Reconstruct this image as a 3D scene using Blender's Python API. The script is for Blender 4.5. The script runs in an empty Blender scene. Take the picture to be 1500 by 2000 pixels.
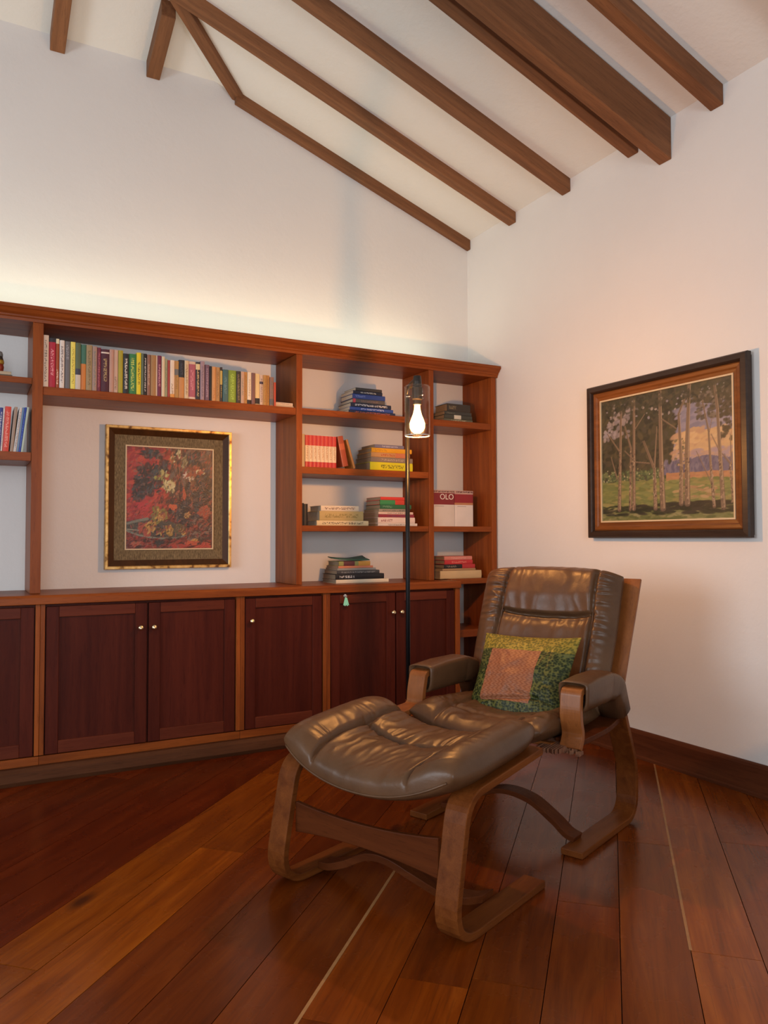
import bpy, bmesh, math, random
import numpy as np
from mathutils import Vector, Matrix, noise as mnoise
random.seed(7)
COL = bpy.context.scene.collection
R = math.radians

# ---------------------------------------------------------------- camera
cam_d = bpy.data.cameras.new('camera'); cam = bpy.data.objects.new('camera', cam_d); COL.objects.link(cam)
YAW, PIT, ROL = R(28.6943), R(1.9123), R(-0.1162)
fw = Vector((math.sin(YAW)*math.cos(PIT), math.cos(YAW)*math.cos(PIT), math.sin(PIT)))
rt = Vector((math.cos(YAW), -math.sin(YAW), 0)); up = rt.cross(fw)
r2 = rt*math.cos(ROL) + up*math.sin(ROL); u2 = -rt*math.sin(ROL) + up*math.cos(ROL)
m = Matrix((r2, u2, -fw)).transposed().to_4x4(); m.translation = Vector((-3.1207, -4.4631, 1.15))
cam.matrix_world = m
cam_d.sensor_fit = 'HORIZONTAL'; cam_d.sensor_width = 36; cam_d.lens = 1507.52/1500*36
cam_d.clip_start = .05
bpy.context.scene.camera = cam

# ---------------------------------------------------------------- world, lights, exposure
w = bpy.data.worlds.new('world'); bpy.context.scene.world = w; w.use_nodes = True
bg = w.node_tree.nodes['Background']; bg.inputs[0].default_value = (.62, .80, 1, 1); bg.inputs[1].default_value = 1.2
sc = bpy.context.scene
sc.view_settings.view_transform = 'Standard'; sc.view_settings.look = 'None'
sc.view_settings.gamma = 1; sc.view_settings.use_curve_mapping = False
sc.view_settings.exposure = -0.08

def area(name, loc, rot, sx, sy, power, color, spread=180):
    l = bpy.data.lights.new(name, 'AREA'); l.shape = 'RECTANGLE'; l.size = sx; l.size_y = sy
    l.energy = power; l.color = color; l.spread = R(spread)
    o = bpy.data.objects.new(name, l); COL.objects.link(o); o.location = loc; o.rotation_euler = rot
    return o
# daylight through the left-hand and rear windows
area('window_light_left', (-6.46, -2.8, 1.55), (R(90), 0, R(-90)), 2.4, 1.5, 92, (.90, .95, 1))
area('window_light_rear', (-3.6, -6.96, 1.55), (R(90), 0, 0), 2.6, 1.5, 92, (.92, .96, 1))
# concealed light strip lying on top of the bookcase
area('cove_strip', (-2.6, -.17, 2.31), (R(180), 0, 0), 4.6, .05, 9, (1, .98, .70))
BULB = 4900

# ---------------------------------------------------------------- helpers
def link(o): COL.objects.link(o); return o
def tag(o, label=None, cat=None, group=None, kind=None):
    if label: o['label'] = label
    if cat: o['category'] = cat
    if group: o['group'] = group
    if kind: o['kind'] = kind
    return o
def thing(name, label, cat, loc=(0, 0, 0), rotz=0, group=None):
    o = bpy.data.objects.new(name, None); link(o); o.location = loc; o.rotation_euler = (0, 0, rotz)
    o.empty_display_size = .1
    return tag(o, label, cat, group)
class MB:
    def __init__(s): s.v = []; s.f = []; s.mi = []
    def add(s, v, f, mi=0):
        n = len(s.v); s.v += [tuple(p) for p in v]; s.f += [tuple(i+n for i in q) for q in f]; s.mi += [mi]*len(f)
        return s
    def box(s, x0, x1, y0, y1, z0, z1, mi=0, M=None):
        v = [(x, y, z) for x in (x0, x1) for y in (y0, y1) for z in (z0, z1)]
        if M is not None: v = [tuple(M @ Vector(p)) for p in v]
        return s.add(v, [(0, 1, 3, 2), (4, 6, 7, 5), (0, 4, 5, 1), (2, 3, 7, 6), (0, 2, 6, 4), (1, 5, 7, 3)], mi)
    def prism(s, poly, a, b, axis='x', mi=0):
        # poly: list of 2-D points, extruded between a and b along axis
        n = len(poly)
        def P(p, t): return {'x': (t, p[0], p[1]), 'y': (p[0], t, p[1]), 'z': (p[0], p[1], t)}[axis]
        v = [P(p, a) for p in poly] + [P(p, b) for p in poly]
        f = [tuple(range(n))[::-1], tuple(range(n, 2*n))] + [(i, (i+1) % n, n+(i+1) % n, n+i) for i in range(n)]
        return s.add(v, f, mi)
    def lathe(s, prof, seg=24, c=(0, 0, 0), M=None, closed=False):
        v = []; f = []
        for (r, z) in prof:
            for k in range(seg):
                a = 2*math.pi*k/seg; v.append(Vector((c[0]+r*math.cos(a), c[1]+r*math.sin(a), c[2]+z)))
        n = len(prof)
        for i in range(n if closed else n-1):
            j = (i+1) % n
            for k in range(seg):
                f.append((i*seg+k, i*seg+(k+1) % seg, j*seg+(k+1) % seg, j*seg+k))
        if M is not None: v = [M @ p for p in v]
        if not closed:
            f.append(tuple(range(seg))[::-1]); f.append(tuple(range((n-1)*seg, n*seg)))
        return s.add(v, f)
    def tube(s, pts, r, seg=12):
        pts = [Vector(p) for p in pts]; v = []; f = []
        for i, p in enumerate(pts):
            t = (pts[min(i+1, len(pts)-1)]-pts[max(i-1, 0)]).normalized()
            a = t.cross(Vector((0, 0, 1)));
            if a.length < .05: a = t.cross(Vector((0, 1, 0)))
            a.normalize(); b = t.cross(a)
            rr = r[i] if isinstance(r, (list, tuple)) else r
            for k in range(seg):
                an = 2*math.pi*k/seg; v.append(p+(a*math.cos(an)+b*math.sin(an))*rr)
        for i in range(len(pts)-1):
            for k in range(seg):
                f.append((i*seg+k, i*seg+(k+1) % seg, (i+1)*seg+(k+1) % seg, (i+1)*seg+k))
        f.append(tuple(range(seg))[::-1]); f.append(tuple(range((len(pts)-1)*seg, len(pts)*seg)))
        return s.add(v, f)
    def build(s, name, mat, parent=None, smooth=False, bevel=0, kind=None, segs=2):
        me = bpy.data.meshes.new(name); me.from_pydata(s.v, [], s.f); me.update()
        mats = mat if isinstance(mat, (list, tuple)) else [mat]
        for q in mats: me.materials.append(q)
        if len(mats) > 1: me.polygons.foreach_set('material_index', s.mi)
        bm = bmesh.new(); bm.from_mesh(me); bmesh.ops.recalc_face_normals(bm, faces=bm.faces); bm.to_mesh(me); bm.free()
        if smooth: me.shade_smooth()
        o = bpy.data.objects.new(name, me); link(o)
        if parent is not None: o.parent = parent
        if bevel:
            b = o.modifiers.new('bevel', 'BEVEL'); b.width = bevel; b.segments = segs; b.limit_method = 'ANGLE'; b.angle_limit = R(40)
        if kind: o['kind'] = kind
        return o
def box(name, mat, parent, x0, x1, y0, y1, z0, z1, bevel=.002, kind=None):
    # origin of each piece at its own centre
    c = Vector(((x0+x1)/2, (y0+y1)/2, (z0+z1)/2)); hx, hy, hz = abs(x1-x0)/2, abs(y1-y0)/2, abs(z1-z0)/2
    o = MB().box(-hx, hx, -hy, hy, -hz, hz).build(name, mat, parent, bevel=bevel, kind=kind)
    o.location = c
    return o

# ---------------------------------------------------------------- materials
def lin(h):
    if isinstance(h, str):
        h = h.lstrip('#'); h = [int(h[i:i+2], 16)/255 for i in (0, 2, 4)]
    return tuple((c/12.92 if c <= .04045 else ((c+.055)/1.055)**2.4) for c in h)
class NT:
    def __init__(s, name):
        s.m = bpy.data.materials.new(name); s.m.use_nodes = True; s.t = s.m.node_tree; s.b = s.t.nodes['Principled BSDF']
    def n(s, kind, **kw):
        nd = s.t.nodes.new(kind)
        for k, v in kw.items():
            if k in nd.inputs: nd.inputs[k].default_value = v
            else: setattr(nd, k, v)
        return nd
    def l(s, a, b): s.t.links.new(a, b)
    def ramp(s, fac, stops):
        r = s.n('ShaderNodeValToRGB'); e = r.color_ramp.elements
        while len(e) < len(stops): e.new(.5)
        for q, (p, c) in zip(e, stops): q.position = p; q.color = (*c, 1) if len(c) == 3 else c
        s.l(fac, r.inputs[0]); return r.outputs[0]
    def mix(s, fac, a, b, mode='MIX'):
        x = s.n('ShaderNodeMix', data_type='RGBA', blend_type=mode)
        for k, v in ((0, fac), (6, a), (7, b)):
            if isinstance(v, (int, float)): x.inputs[k].default_value = v
            elif isinstance(v, tuple): x.inputs[k].default_value = (*v[:3], 1)
            else: s.l(v, x.inputs[k])
        return x.outputs[2]
    def math(s, op, a, b=None, c=None):
        x = s.n('ShaderNodeMath', operation=op)
        for k, v in enumerate((a, b, c)):
            if v is None: continue
            if isinstance(v, (int, float)): x.inputs[k].default_value = v
            else: s.l(v, x.inputs[k])
        return x.outputs[0]
    def vecmath(s, op, a, b):
        x = s.n('ShaderNodeVectorMath', operation=op)
        for k, v in enumerate((a, b)):
            if isinstance(v, tuple): x.inputs[k].default_value = v
            else: s.l(v, x.inputs[k])
        return x.outputs[0]
    def bump(s, h, strength=.2, dist=.01, normal=None):
        b = s.n('ShaderNodeBump', Strength=strength, Distance=dist); s.l(h, b.inputs['Height'])
        if normal is not None: s.l(normal, b.inputs['Normal'])
        s.l(b.outputs[0], s.b.inputs['Normal']); return b.outputs[0]
def wood(name, dark, light, axis='z', rough=.38, scale=1., coat=.15, vary=.35, spec=.28):
    t = NT(name); tc = t.n('ShaderNodeTexCoord'); oi = t.n('ShaderNodeObjectInfo')
    off = t.math('MULTIPLY', oi.outputs['Random'], 37.)
    v = t.vecmath('ADD', tc.outputs['Object'], (0, 0, 0)); cx = t.n('ShaderNodeCombineXYZ')
    for k in range(3): t.l(off, cx.inputs[k])
    v = t.vecmath('ADD', v, cx.outputs[0])
    st = {'x': (.9, 14, 14), 'y': (14, .9, 14), 'z': (14, 14, .9)}[axis]
    mp = t.n('ShaderNodeMapping'); mp.inputs['Scale'].default_value = tuple(q*scale for q in st); t.l(v, mp.inputs[0])
    n1 = t.n('ShaderNodeTexNoise', Scale=1.6, Detail=7., Roughness=.62, Distortion=.7); t.l(mp.outputs[0], n1.inputs[0])
    mp2 = t.n('ShaderNodeMapping'); mp2.inputs['Scale'].default_value = tuple(q*scale*7 for q in st); t.l(v, mp2.inputs[0])
    n2 = t.n('ShaderNodeTexNoise', Scale=2.2, Detail=3., Roughness=.5); t.l(mp2.outputs[0], n2.inputs[0])
    c = t.ramp(n1.outputs[0], [(.28, dark), (.5, tuple((a+b)/2 for a, b in zip(dark, light))), (.74, light)])
    c = t.mix(t.math('MULTIPLY', t.math('GREATER_THAN', n2.outputs[0], .62), .28), c, tuple(q*.45 for q in dark))
    br = t.math('ADD', t.math('MULTIPLY', oi.outputs['Random'], vary), 1-vary/2)
    hs = t.n('ShaderNodeHueSaturation'); t.l(br, hs.inputs['Value']); t.l(c, hs.inputs['Color'])
    t.l(hs.outputs[0], t.b.inputs['Base Color'])
    t.b.inputs['Roughness'].default_value = rough; t.b.inputs['Coat Weight'].default_value = coat*.5; t.b.inputs['Coat Roughness'].default_value = .25; t.b.inputs['Specular IOR Level'].default_value = spec
    t.bump(n2.outputs[0], .12, .002)
    return t.m
def plaster(name, col, bumpy=.25):
    t = NT(name); tc = t.n('ShaderNodeTexCoord')
    n = t.n('ShaderNodeTexNoise', Scale=1.3, Detail=6., Roughness=.6); t.l(tc.outputs['Object'], n.inputs[0])
    n2 = t.n('ShaderNodeTexNoise', Scale=22., Detail=5., Roughness=.6); t.l(tc.outputs['Object'], n2.inputs[0])
    c = t.ramp(n.outputs[0], [(.3, tuple(q*.96 for q in col)), (.7, col)])
    t.l(c, t.b.inputs['Base Color']); t.b.inputs['Roughness'].default_value = .85; t.b.inputs['Specular IOR Level'].default_value = .25
    h = t.math('ADD', t.math('MULTIPLY', n.outputs[0], 3.), n2.outputs[0])
    t.bump(h, bumpy, .006)
    return t.m
def plain(name, col, rough=.5, metal=0., coat=0., emis=None, strength=0., bump=None, var=.0):
    t = NT(name); b = t.b
    b.inputs['Base Color'].default_value = (*col, 1); b.inputs['Roughness'].default_value = rough
    b.inputs['Metallic'].default_value = metal; b.inputs['Coat Weight'].default_value = coat
    tc = t.n('ShaderNodeTexCoord'); n = t.n('ShaderNodeTexNoise', Scale=bump[0] if bump else 40., Detail=4.); t.l(tc.outputs['Object'], n.inputs[0])
    if var: t.l(t.mix(n.outputs[0], tuple(q*(1-var) for q in col), tuple(min(1, q*(1+var)) for q in col)), b.inputs['Base Color'])
    if bump: t.bump(n.outputs[0], bump[1], .003)
    if emis: b.inputs['Emission Color'].default_value = (*emis, 1); b.inputs['Emission Strength'].default_value = strength
    return t.m
SH_D, SH_L = (.150, .034, .007), (.32, .083, .015)
M = {}
for ax in 'xyz': M['shelf_'+ax] = wood('cedar_'+ax, SH_D, SH_L, ax, spec=.16, coat=.06)
for ax in 'xz': M['door_'+ax] = wood('mahogany_'+ax, (.052, .0085, .0048), (.095, .017, .008), ax, rough=.45, vary=.2, spec=.12, coat=0)
for ax in 'xy': M['rafter_'+ax] = wood('rafter_'+ax, (.125, .050, .020), (.26, .110, .045), ax, rough=.6, coat=0)
M['plinth'] = wood('plinth_wood', (.05, .018, .008), (.10, .038, .016), 'x', rough=.6, coat=0, spec=.08)
M['base'] = wood('baseboard_wood', (.065, .018, .008), (.13, .040, .015), 'y', rough=.4, spec=.15)
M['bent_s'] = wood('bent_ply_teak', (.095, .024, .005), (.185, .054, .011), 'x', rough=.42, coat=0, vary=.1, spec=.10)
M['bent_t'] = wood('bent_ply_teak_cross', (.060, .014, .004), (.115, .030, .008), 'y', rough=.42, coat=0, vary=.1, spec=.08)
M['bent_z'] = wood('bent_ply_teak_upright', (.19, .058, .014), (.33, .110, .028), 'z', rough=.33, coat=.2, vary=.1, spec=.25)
M['broken'] = wood('broken_ply', (.10, .035, .02), (.36, .17, .09), 'y', rough=.8, coat=0, scale=3)
M['wall'] = plaster('wall_plaster', (.80, .79, .765))
M['ceil'] = plaster('ceiling_plaster', (.80, .785, .74), .5)
M['brass'] = plain('brass_knob', (.80, .66, .42), .25, 1.)
M['black'] = plain('black_metal', (.012, .012, .014), .38, .6)
M['socket'] = plain('dark_socket', (.05, .045, .04), .35, .8)
M['chrome'] = plain('chrome', (.8, .78, .75), .15, 1.)

def floor_mat():
    t = NT('floor_wood'); tc = t.n('ShaderNodeTexCoord'); oi = t.n('ShaderNodeObjectInfo')
    off = t.math('MULTIPLY', oi.outputs['Random'], 53.); cx = t.n('ShaderNodeCombineXYZ')
    for k in range(3): t.l(off, cx.inputs[k])
    v = t.vecmath('ADD', tc.outputs['Object'], cx.outputs[0])
    mp = t.n('ShaderNodeMapping'); mp.inputs['Scale'].default_value = (.8, 9, 9); t.l(v, mp.inputs[0])
    n1 = t.n('ShaderNodeTexNoise', Scale=1.7, Detail=7., Roughness=.6, Distortion=1.1); t.l(mp.outputs[0], n1.inputs[0])
    mp2 = t.n('ShaderNodeMapping'); mp2.inputs['Scale'].default_value = (3, 75, 75); t.l(v, mp2.inputs[0])
    n2 = t.n('ShaderNodeTexNoise', Scale=2., Detail=3.); t.l(mp2.outputs[0], n2.inputs[0])
    n3 = t.n('ShaderNodeTexNoise', Scale=1.1, Detail=3.); t.l(v, n3.inputs[0])
    c = t.ramp(n1.outputs[0], [(.25, (.105, .018, .001)), (.5, (.185, .036, .002)), (.78, (.28, .066, .005))])
    tint = t.ramp(oi.outputs['Random'], [(0, (.80, .74, .74)), (.5, (1.0, 1.0, 1.0)), (1, (1.22, 1.18, 1.1))])
    c = t.mix(1., c, tint, 'MULTIPLY'); c = t.mix(1., c, oi.outputs['Color'], 'MULTIPLY')
    c = t.mix(t.math('MULTIPLY', t.math('GREATER_THAN', n2.outputs[0], .60), .20), c, (.035, .009, .004))
    c = t.mix(t.math('MULTIPLY', t.math('SUBTRACT', n3.outputs[0], .35), .7), c, (.075, .018, .007))
    vo = t.n('ShaderNodeTexVoronoi', Scale=1.3); mp3 = t.n('ShaderNodeMapping'); mp3.inputs['Scale'].default_value = (.7, 1.6, 1); t.l(v, mp3.inputs[0]); t.l(mp3.outputs[0], vo.inputs[0])
    kn = t.ramp(vo.outputs['Distance'], [(.02, (1, 1, 1)), (.07, (0, 0, 0))])
    c = t.mix(t.math('MULTIPLY', kn, .75), c, (.02, .006, .003))
    t.l(c, t.b.inputs['Base Color'])
    rr = t.n('ShaderNodeTexNoise', Scale=5., Detail=4.); t.l(v, rr.inputs[0])
    t.l(t.math('ADD', t.math('MULTIPLY', rr.outputs[0], .22), .16), t.b.inputs['Roughness'])
    t.b.inputs['Coat Weight'].default_value = .12; t.b.inputs['Coat Roughness'].default_value = .16
    t.b.inputs['Specular IOR Level'].default_value = .24
    h = t.math('ADD', t.math('MULTIPLY', n1.outputs[0], 1.), t.math('MULTIPLY', n2.outputs[0], .25))
    t.bump(h, .07, .003)
    return t.m
M['floor'] = floor_mat()
def leather_mat():
    t = NT('brown_leather'); tc = t.n('ShaderNodeTexCoord')
    n = t.n('ShaderNodeTexNoise', Scale=5., Detail=5., Roughness=.6); t.l(tc.outputs['Object'], n.inputs[0])
    v = t.n('ShaderNodeTexVoronoi', Scale=420.); t.l(tc.outputs['Object'], v.inputs[0])
    n2 = t.n('ShaderNodeTexNoise', Scale=38., Detail=5., Roughness=.65, Distortion=.6); t.l(tc.outputs['Object'], n2.inputs[0])
    t.l(t.ramp(n.outputs[0], [(.3, (.080, .037, .016)), (.7, (.135, .066, .030))]), t.b.inputs['Base Color'])
    t.l(t.math('ADD', t.math('MULTIPLY', n2.outputs[0], .22), .24), t.b.inputs['Roughness'])
    t.b.inputs['Specular IOR Level'].default_value = .36
    h = t.math('ADD', t.math('MULTIPLY', v.outputs['Distance'], .12), n2.outputs[0])
    t.bump(h, .22, .0035)
    return t.m
M['leather'] = leather_mat()

# ---------------------------------------------------------------- room shell
XL, YR = -6.5, -7.0
EZ, K, TY = 3.246, .35, -.017            # eave height, roof pitch, slight rise towards the camera
zr = lambda x, y: EZ - K*x + TY*y        # right-hand roof plane
HX, HZ = -1.826, 3.885                   # where the hip meets the back wall
def strct(o, kind='structure'): o['kind'] = kind; return o
def wall_with_hole(name, poly, hole, axis, a, b):
    # polygon wall with a rectangular window opening, built from pieces of one mesh
    bm = bmesh.new()
    vs = [bm.verts.new((p[0], p[1], 0)) for p in poly]; bm.faces.new(vs)
    if hole:
        for co, no in (((hole[0], 0, 0), (1, 0, 0)), ((hole[1], 0, 0), (1, 0, 0)), ((0, hole[2], 0), (0, 1, 0)), ((0, hole[3], 0), (0, 1, 0))):
            bmesh.ops.bisect_plane(bm, geom=bm.verts[:]+bm.edges[:]+bm.faces[:], plane_co=co, plane_no=no)
        dele = [f for f in bm.faces if hole[0] < f.calc_center_median().x < hole[1] and hole[2] < f.calc_center_median().y < hole[3]]
        bmesh.ops.delete(bm, geom=dele, context='FACES')
    r = bmesh.ops.extrude_face_region(bm, geom=bm.faces[:]); vv = [g for g in r['geom'] if isinstance(g, bmesh.types.BMVert)]
    for q in vv: q.co.z = 1
    for q in bm.verts:
        p, h, k = q.co.x, q.co.y, q.co.z; t = a if k < .5 else b
        q.co = (p, t, h) if axis == 'y' else (t, p, h)
    bmesh.ops.recalc_face_normals(bm, faces=bm.faces)
    me = bpy.data.meshes.new(name); bm.to_mesh(me); bm.free(); me.materials.append(M['wall'])
    o = link(bpy.data.objects.new(name, me)); return strct(o)
wall_with_hole('wall_back', [(0, 0), (0, EZ), (HX, HZ), (XL-HX, HZ), (XL, EZ), (XL, 0)], None, 'y', 0, .15)
wall_with_hole('wall_right', [(0, 0), (0, EZ), (YR, EZ-TY*-YR if False else EZ+TY*YR), (YR, 0)], None, 'x', 0, .15)
wall_with_hole('wall_left', [(0, 0), (0, EZ), (YR, EZ+TY*YR), (YR, 0)], (-4.1, -1.5, .75, 2.35), 'x', XL, XL-.15)
RZ = EZ + K*3.25
wall_with_hole('wall_rear', [(0, 0), (0, EZ+TY*YR), (-3.25, RZ+TY*YR), (XL, EZ+TY*YR), (XL, 0)], (-5.0, -2.2, .75, 2.35), 'y', YR, YR-.15)
hy = (-3.25-HX)/.951                      # where the hips reach the ridge
A = [(0, 0), (HX, 0), (-3.25, hy), (-3.25, YR), (0, YR)]
def roof_piece(pts, name):
    n = len(pts); v = list(pts)+[(p[0], p[1], p[2]+.1) for p in pts]
    f = [tuple(range(n))[::-1], tuple(range(n, 2*n))]+[(i, (i+1) % n, n+(i+1) % n, n+i) for i in range(n)]
    return v, f
ce = MB()
P1 = [(.15, .0, EZ-K*.15)] + [(x, y, zr(x, y)) for x, y in A[1:4]] + [(.15, YR-.15, zr(.15, YR-.15))]
P1 = [(0, 0, zr(0, 0)), (HX, 0, HZ), (-3.25, hy, zr(-3.25, hy)), (-3.25, YR, zr(-3.25, YR)), (0, YR, zr(0, YR))]
P2 = [(XL-p[0], p[1], p[2]) for p in P1][::-1]
P3 = [(HX, 0, HZ), (XL-HX, 0, HZ), (-3.25, hy, zr(-3.25, hy))]
for P in (P1, P2, P3): ce.add(*roof_piece(P, 'ceiling'))
ceiling = strct(ce.build('ceiling', M['ceil']))

# rafters: right slope (running along x), back slope (running along y), hip and the tie beam
def sloped(name, mat, p0, p1, wdt, dep, parent=ceiling):
    # beam whose lower edge runs p0 -> p1 ; width horizontal, depth vertical
    p0 = Vector(p0); p1 = Vector(p1); d = (p1-p0); s = Vector((d.y, -d.x, 0)).normalized()*wdt/2
    n = 14; v = []; f = []
    for i in range(n+1):
        t = i/n; p = p0+d*t
        wob = mnoise.noise(Vector((p.x*1.3, p.y*1.7, dep*9)))*.004
        for q in (p-s, p+s, p+s+Vector((0, 0, dep)), p-s+Vector((0, 0, dep))): v.append(q+Vector((0, 0, wob)))
    for i in range(n):
        for k in range(4): f.append((4*i+k, 4*i+(k+1) % 4, 4*i+4+(k+1) % 4, 4*i+4+k))
    f += [(3, 2, 1, 0), (4*n, 4*n+1, 4*n+2, 4*n+3)]
    c = (p0+p1)/2
    # local x along the beam so the grain follows it
    ang = math.atan2(d.y, d.x); pit = math.atan2(d.z, math.hypot(d.x, d.y)); Rm = Matrix.Rotation(ang, 4, 'Z') @ Matrix.Rotation(-pit, 4, 'Y'); Mi = Rm.inverted() @ Matrix.Translation(-c)
    o = MB().add([Mi @ q for q in v], f).build(name, mat, parent, bevel=.004)
    o.location = c; o.rotation_euler = Rm.to_euler()
    return o
for i, y in enumerate((-.508, -1.019, -1.538, -2.06, -2.58, -3.10, -3.62, -4.14, -4.66, -5.18, -5.7, -6.22, -6.74)):
    xe = max(-3.25, HX+.951*y)
    z0 = 3.187 + (0 if y > -2.3 else .017*(-y-2.3))
    o = sloped('rafter', M['rafter_x'], (-.001, y-.006, z0), (xe, y-.006, z0-K*xe), .072, .13)
    if y < -1: # the matching rafter on the far slope, outside the frame
        sloped('rafter', M['rafter_x'], (XL+.001, y, z0), (XL-xe, y, z0-K*xe), .072, .13)
sloped('rafter', M['rafter_x'], (-.001, -.021, 3.178), (HX+.12, -.021, 3.178-K*(HX+.12)), .040, .12)
for x in (-2.19, -2.70, -3.22, -3.74, -4.26):
    yy = max(-(abs((HX if x > -3.25 else XL-HX)-x))/.951, hy)
    sloped('rafter', M['rafter_x'], (x, -.001, 3.795), (x, yy, 3.795-K*yy), .076, .15)
sloped('hip_rafter', M['rafter_x'], (-1.685, -.012, 3.800), (-3.25, -1.50, 3.800+K*1.49), .070, .11)['label'] = 'diagonal hip rafter'
sloped('hip_rafter', M['rafter_x'], (XL+1.685, -.012, 3.800), (-3.25, -1.50, 3.800+K*1.49), .070, .11)
sloped('principal_rafter', M['rafter_x'], (-.001, -1.757, 3.058), (-3.25, -1.757, 3.058+K*3.25), .078, .215)['label'] = 'deep principal rafter twice the depth of the others'

# floor: slab and individual diagonal boards
flo = strct(MB().box(XL-.15, .15, YR-.15, .15, -.12, -.020).build('floor', plain('subfloor', (.035, .014, .007), .8, var=.3, bump=(30, .2))))
def clip(poly, a, b, c):      # keep a*x+b*y <= c
    out = []
    for i in range(len(poly)):
        p, q = poly[i], poly[(i+1) % len(poly)]; dp = a*p[0]+b*p[1]-c; dq = a*q[0]+b*q[1]-c
        if dp <= 0: out.append(p)
        if (dp < 0 < dq) or (dq < 0 < dp):
            t = dp/(dp-dq); out.append((p[0]+(q[0]-p[0])*t, p[1]+(q[1]-p[1])*t))
    return out
c45 = math.sqrt(.5)
edges = [-1.336-.187*k for k in range(40, 0, -1)]+[-1.336, -1.152, -.964, -.777, -.590, -.405, -.222, -.030, .160, .345, .528, .708]+[.708+.187*k for k in range(1, 30)]
rs = random.Random(11)
for a, b in zip(edges[:-1], edges[1:]):
    # along-board coordinate u=(x+y)/sqrt2, across-board coordinate v=(y-x)/sqrt2
    u = -9.7 + rs.random()*1.5
    cuts = [u]
    while u < .5: u += rs.uniform(1.7, 3.4); cuts.append(u)
    if abs(a+1.336) < .01: cuts = [-9, -6.2, -3.025, -.9, 1.5]
    g = .0012
    for u0, u1 in zip(cuts[:-1], cuts[1:]):
        v0, v1 = a+g, b-g
        quad = [((uu-vv)*c45, (uu+vv)*c45) for uu, vv in ((u0+g, v0), (u1-g, v0), (u1-g, v1), (u0+g, v1))]
        for h in ((1, 0, -.0), (-1, 0, -XL), (0, 1, 0), (0, -1, -YR)): quad = clip(quad, *h) if quad else quad
        if len(quad) < 3: continue
        cx, cy = sum(p[0] for p in quad)/len(quad), sum(p[1] for p in quad)/len(quad)
        loc = [((p[0]-cx)*c45+(p[1]-cy)*c45, -(p[0]-cx)*c45+(p[1]-cy)*c45) for p in quad]
        dz = rs.uniform(-.0006, 0); vm = (a+b)/2
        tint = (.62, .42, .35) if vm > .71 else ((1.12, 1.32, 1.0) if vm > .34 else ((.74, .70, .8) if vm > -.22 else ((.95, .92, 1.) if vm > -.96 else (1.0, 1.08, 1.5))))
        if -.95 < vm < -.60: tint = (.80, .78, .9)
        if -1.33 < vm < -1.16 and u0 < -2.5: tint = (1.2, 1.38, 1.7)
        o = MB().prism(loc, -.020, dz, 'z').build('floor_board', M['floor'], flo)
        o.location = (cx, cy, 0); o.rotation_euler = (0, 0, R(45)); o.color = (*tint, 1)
fil = plain('pale_gap_filler', (.36, .17, .06), .5, var=.3)
for vv, u0, u1, wd in ((-.222, -3.9, -2.70, .0045), (-1.152, -3.02, -1.1, .004)):
    o = MB().box(-(u1-u0)/2, (u1-u0)/2, -wd, wd, -.019, .0006).build('gap_filler', fil, flo)
    um = (u0+u1)/2; o.location = ((um-vv)*c45, (um+vv)*c45, 0); o.rotation_euler = (0, 0, R(45)); o['label'] = 'pale filler strip in a gap between boards'
# baseboard on the right wall
strct(MB().prism([(0, 0), (-.022, 0), (-.022, .012), (-.018, .02), (-.018, .128), (-.012, .140), (-.006, .146), (0, .146)][::-1], -.345, YR, 'y').build('baseboard_right', M['base'], bevel=0))
for b in [bpy.data.objects['baseboard_right']]:
    me = b.data
strct(MB().prism([(0, XL), (0, XL+.018), (.128, XL+.018), (.146, XL)] and [(XL, 0), (XL+.018, 0), (XL+.018, .128), (XL, .146)], 0, YR, 'y').build('baseboard_left', M['base']))
# window frames for the two openings behind the camera
wf = plain('white_window_paint', (.75, .74, .70), .5)
def wframe(name, axis, c, a0, a1, z0, z1):
    mb = MB()
    def bb(p0, p1, q0, q1):
        if axis == 'x': mb.box(c-.03, c+.03, p0, p1, q0, q1)
        else: mb.box(p0, p1, c-.03, c+.03, q0, q1)
    t = .05
    bb(a0, a0+t, z0, z1); bb(a1-t, a1, z0, z1); bb(a0, a1, z0, z0+t); bb(a0, a1, z1-t, z1); mm = (a0+a1)/2; bb(mm-.03, mm+.03, z0, z1)
    strct(mb.build(name, wf))
wframe('window_1', 'x', XL-.09, -4.1, -1.5, .75, 2.35); wframe('window_2', 'y', YR-.09, -5.0, -2.2, .75, 2.35)

# ---------------------------------------------------------------- bookcase
YU, YF, CT = -.338, -.435, .880       # upper front plane, cabinet front plane, worktop height
bc = thing('bookcase', 'tall reddish wooden bookcase with open shelves standing on the long worktop', 'bookcase', (0, 0, 0))
XLEFT = -4.25
ups = [(-4.25, -4.205), (-2.826, -2.778), (-1.437, -1.400), (-.538, -.502), (-.050, -.012)]
for i, (a, b) in enumerate(ups):
    box('upright', M['shelf_z'], bc, a, b, YU, -.004, CT+.001 if i < 4 else .001, 2.213)
def shelf(x0, x1, zt, th, parent=bc, ext=0): return box('shelf', M['shelf_x'], parent, x0, x1, YU+.004-ext, -.004, zt-th, zt)
G = .0005
shelf(ups[0][1]+G, ups[1][0]-G, 1.938, .030); shelf(ups[0][1]+G, ups[1][0]-G, 1.571, .042)
shelf(ups[1][1]+G, ups[2][0]-G, 1.901, .042)
for z, t in ((1.903, .038), (1.563, .040), (1.222, .034)): shelf(ups[2][1]+G, ups[3][0]-G, z, t)
for z, t in ((1.903, .042), (1.222, .034), (.885, .034), (.557, .048)):
    x0 = ups[3][1]+G if z > .9 else (-.376 if z < .7 else -.3765)
    shelf(x0, ups[4][0]-G, z, t)
box('top_board', M['shelf_x'], bc, XLEFT, -.008, YU+.0, -.004, 2.2135, 2.262)
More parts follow.
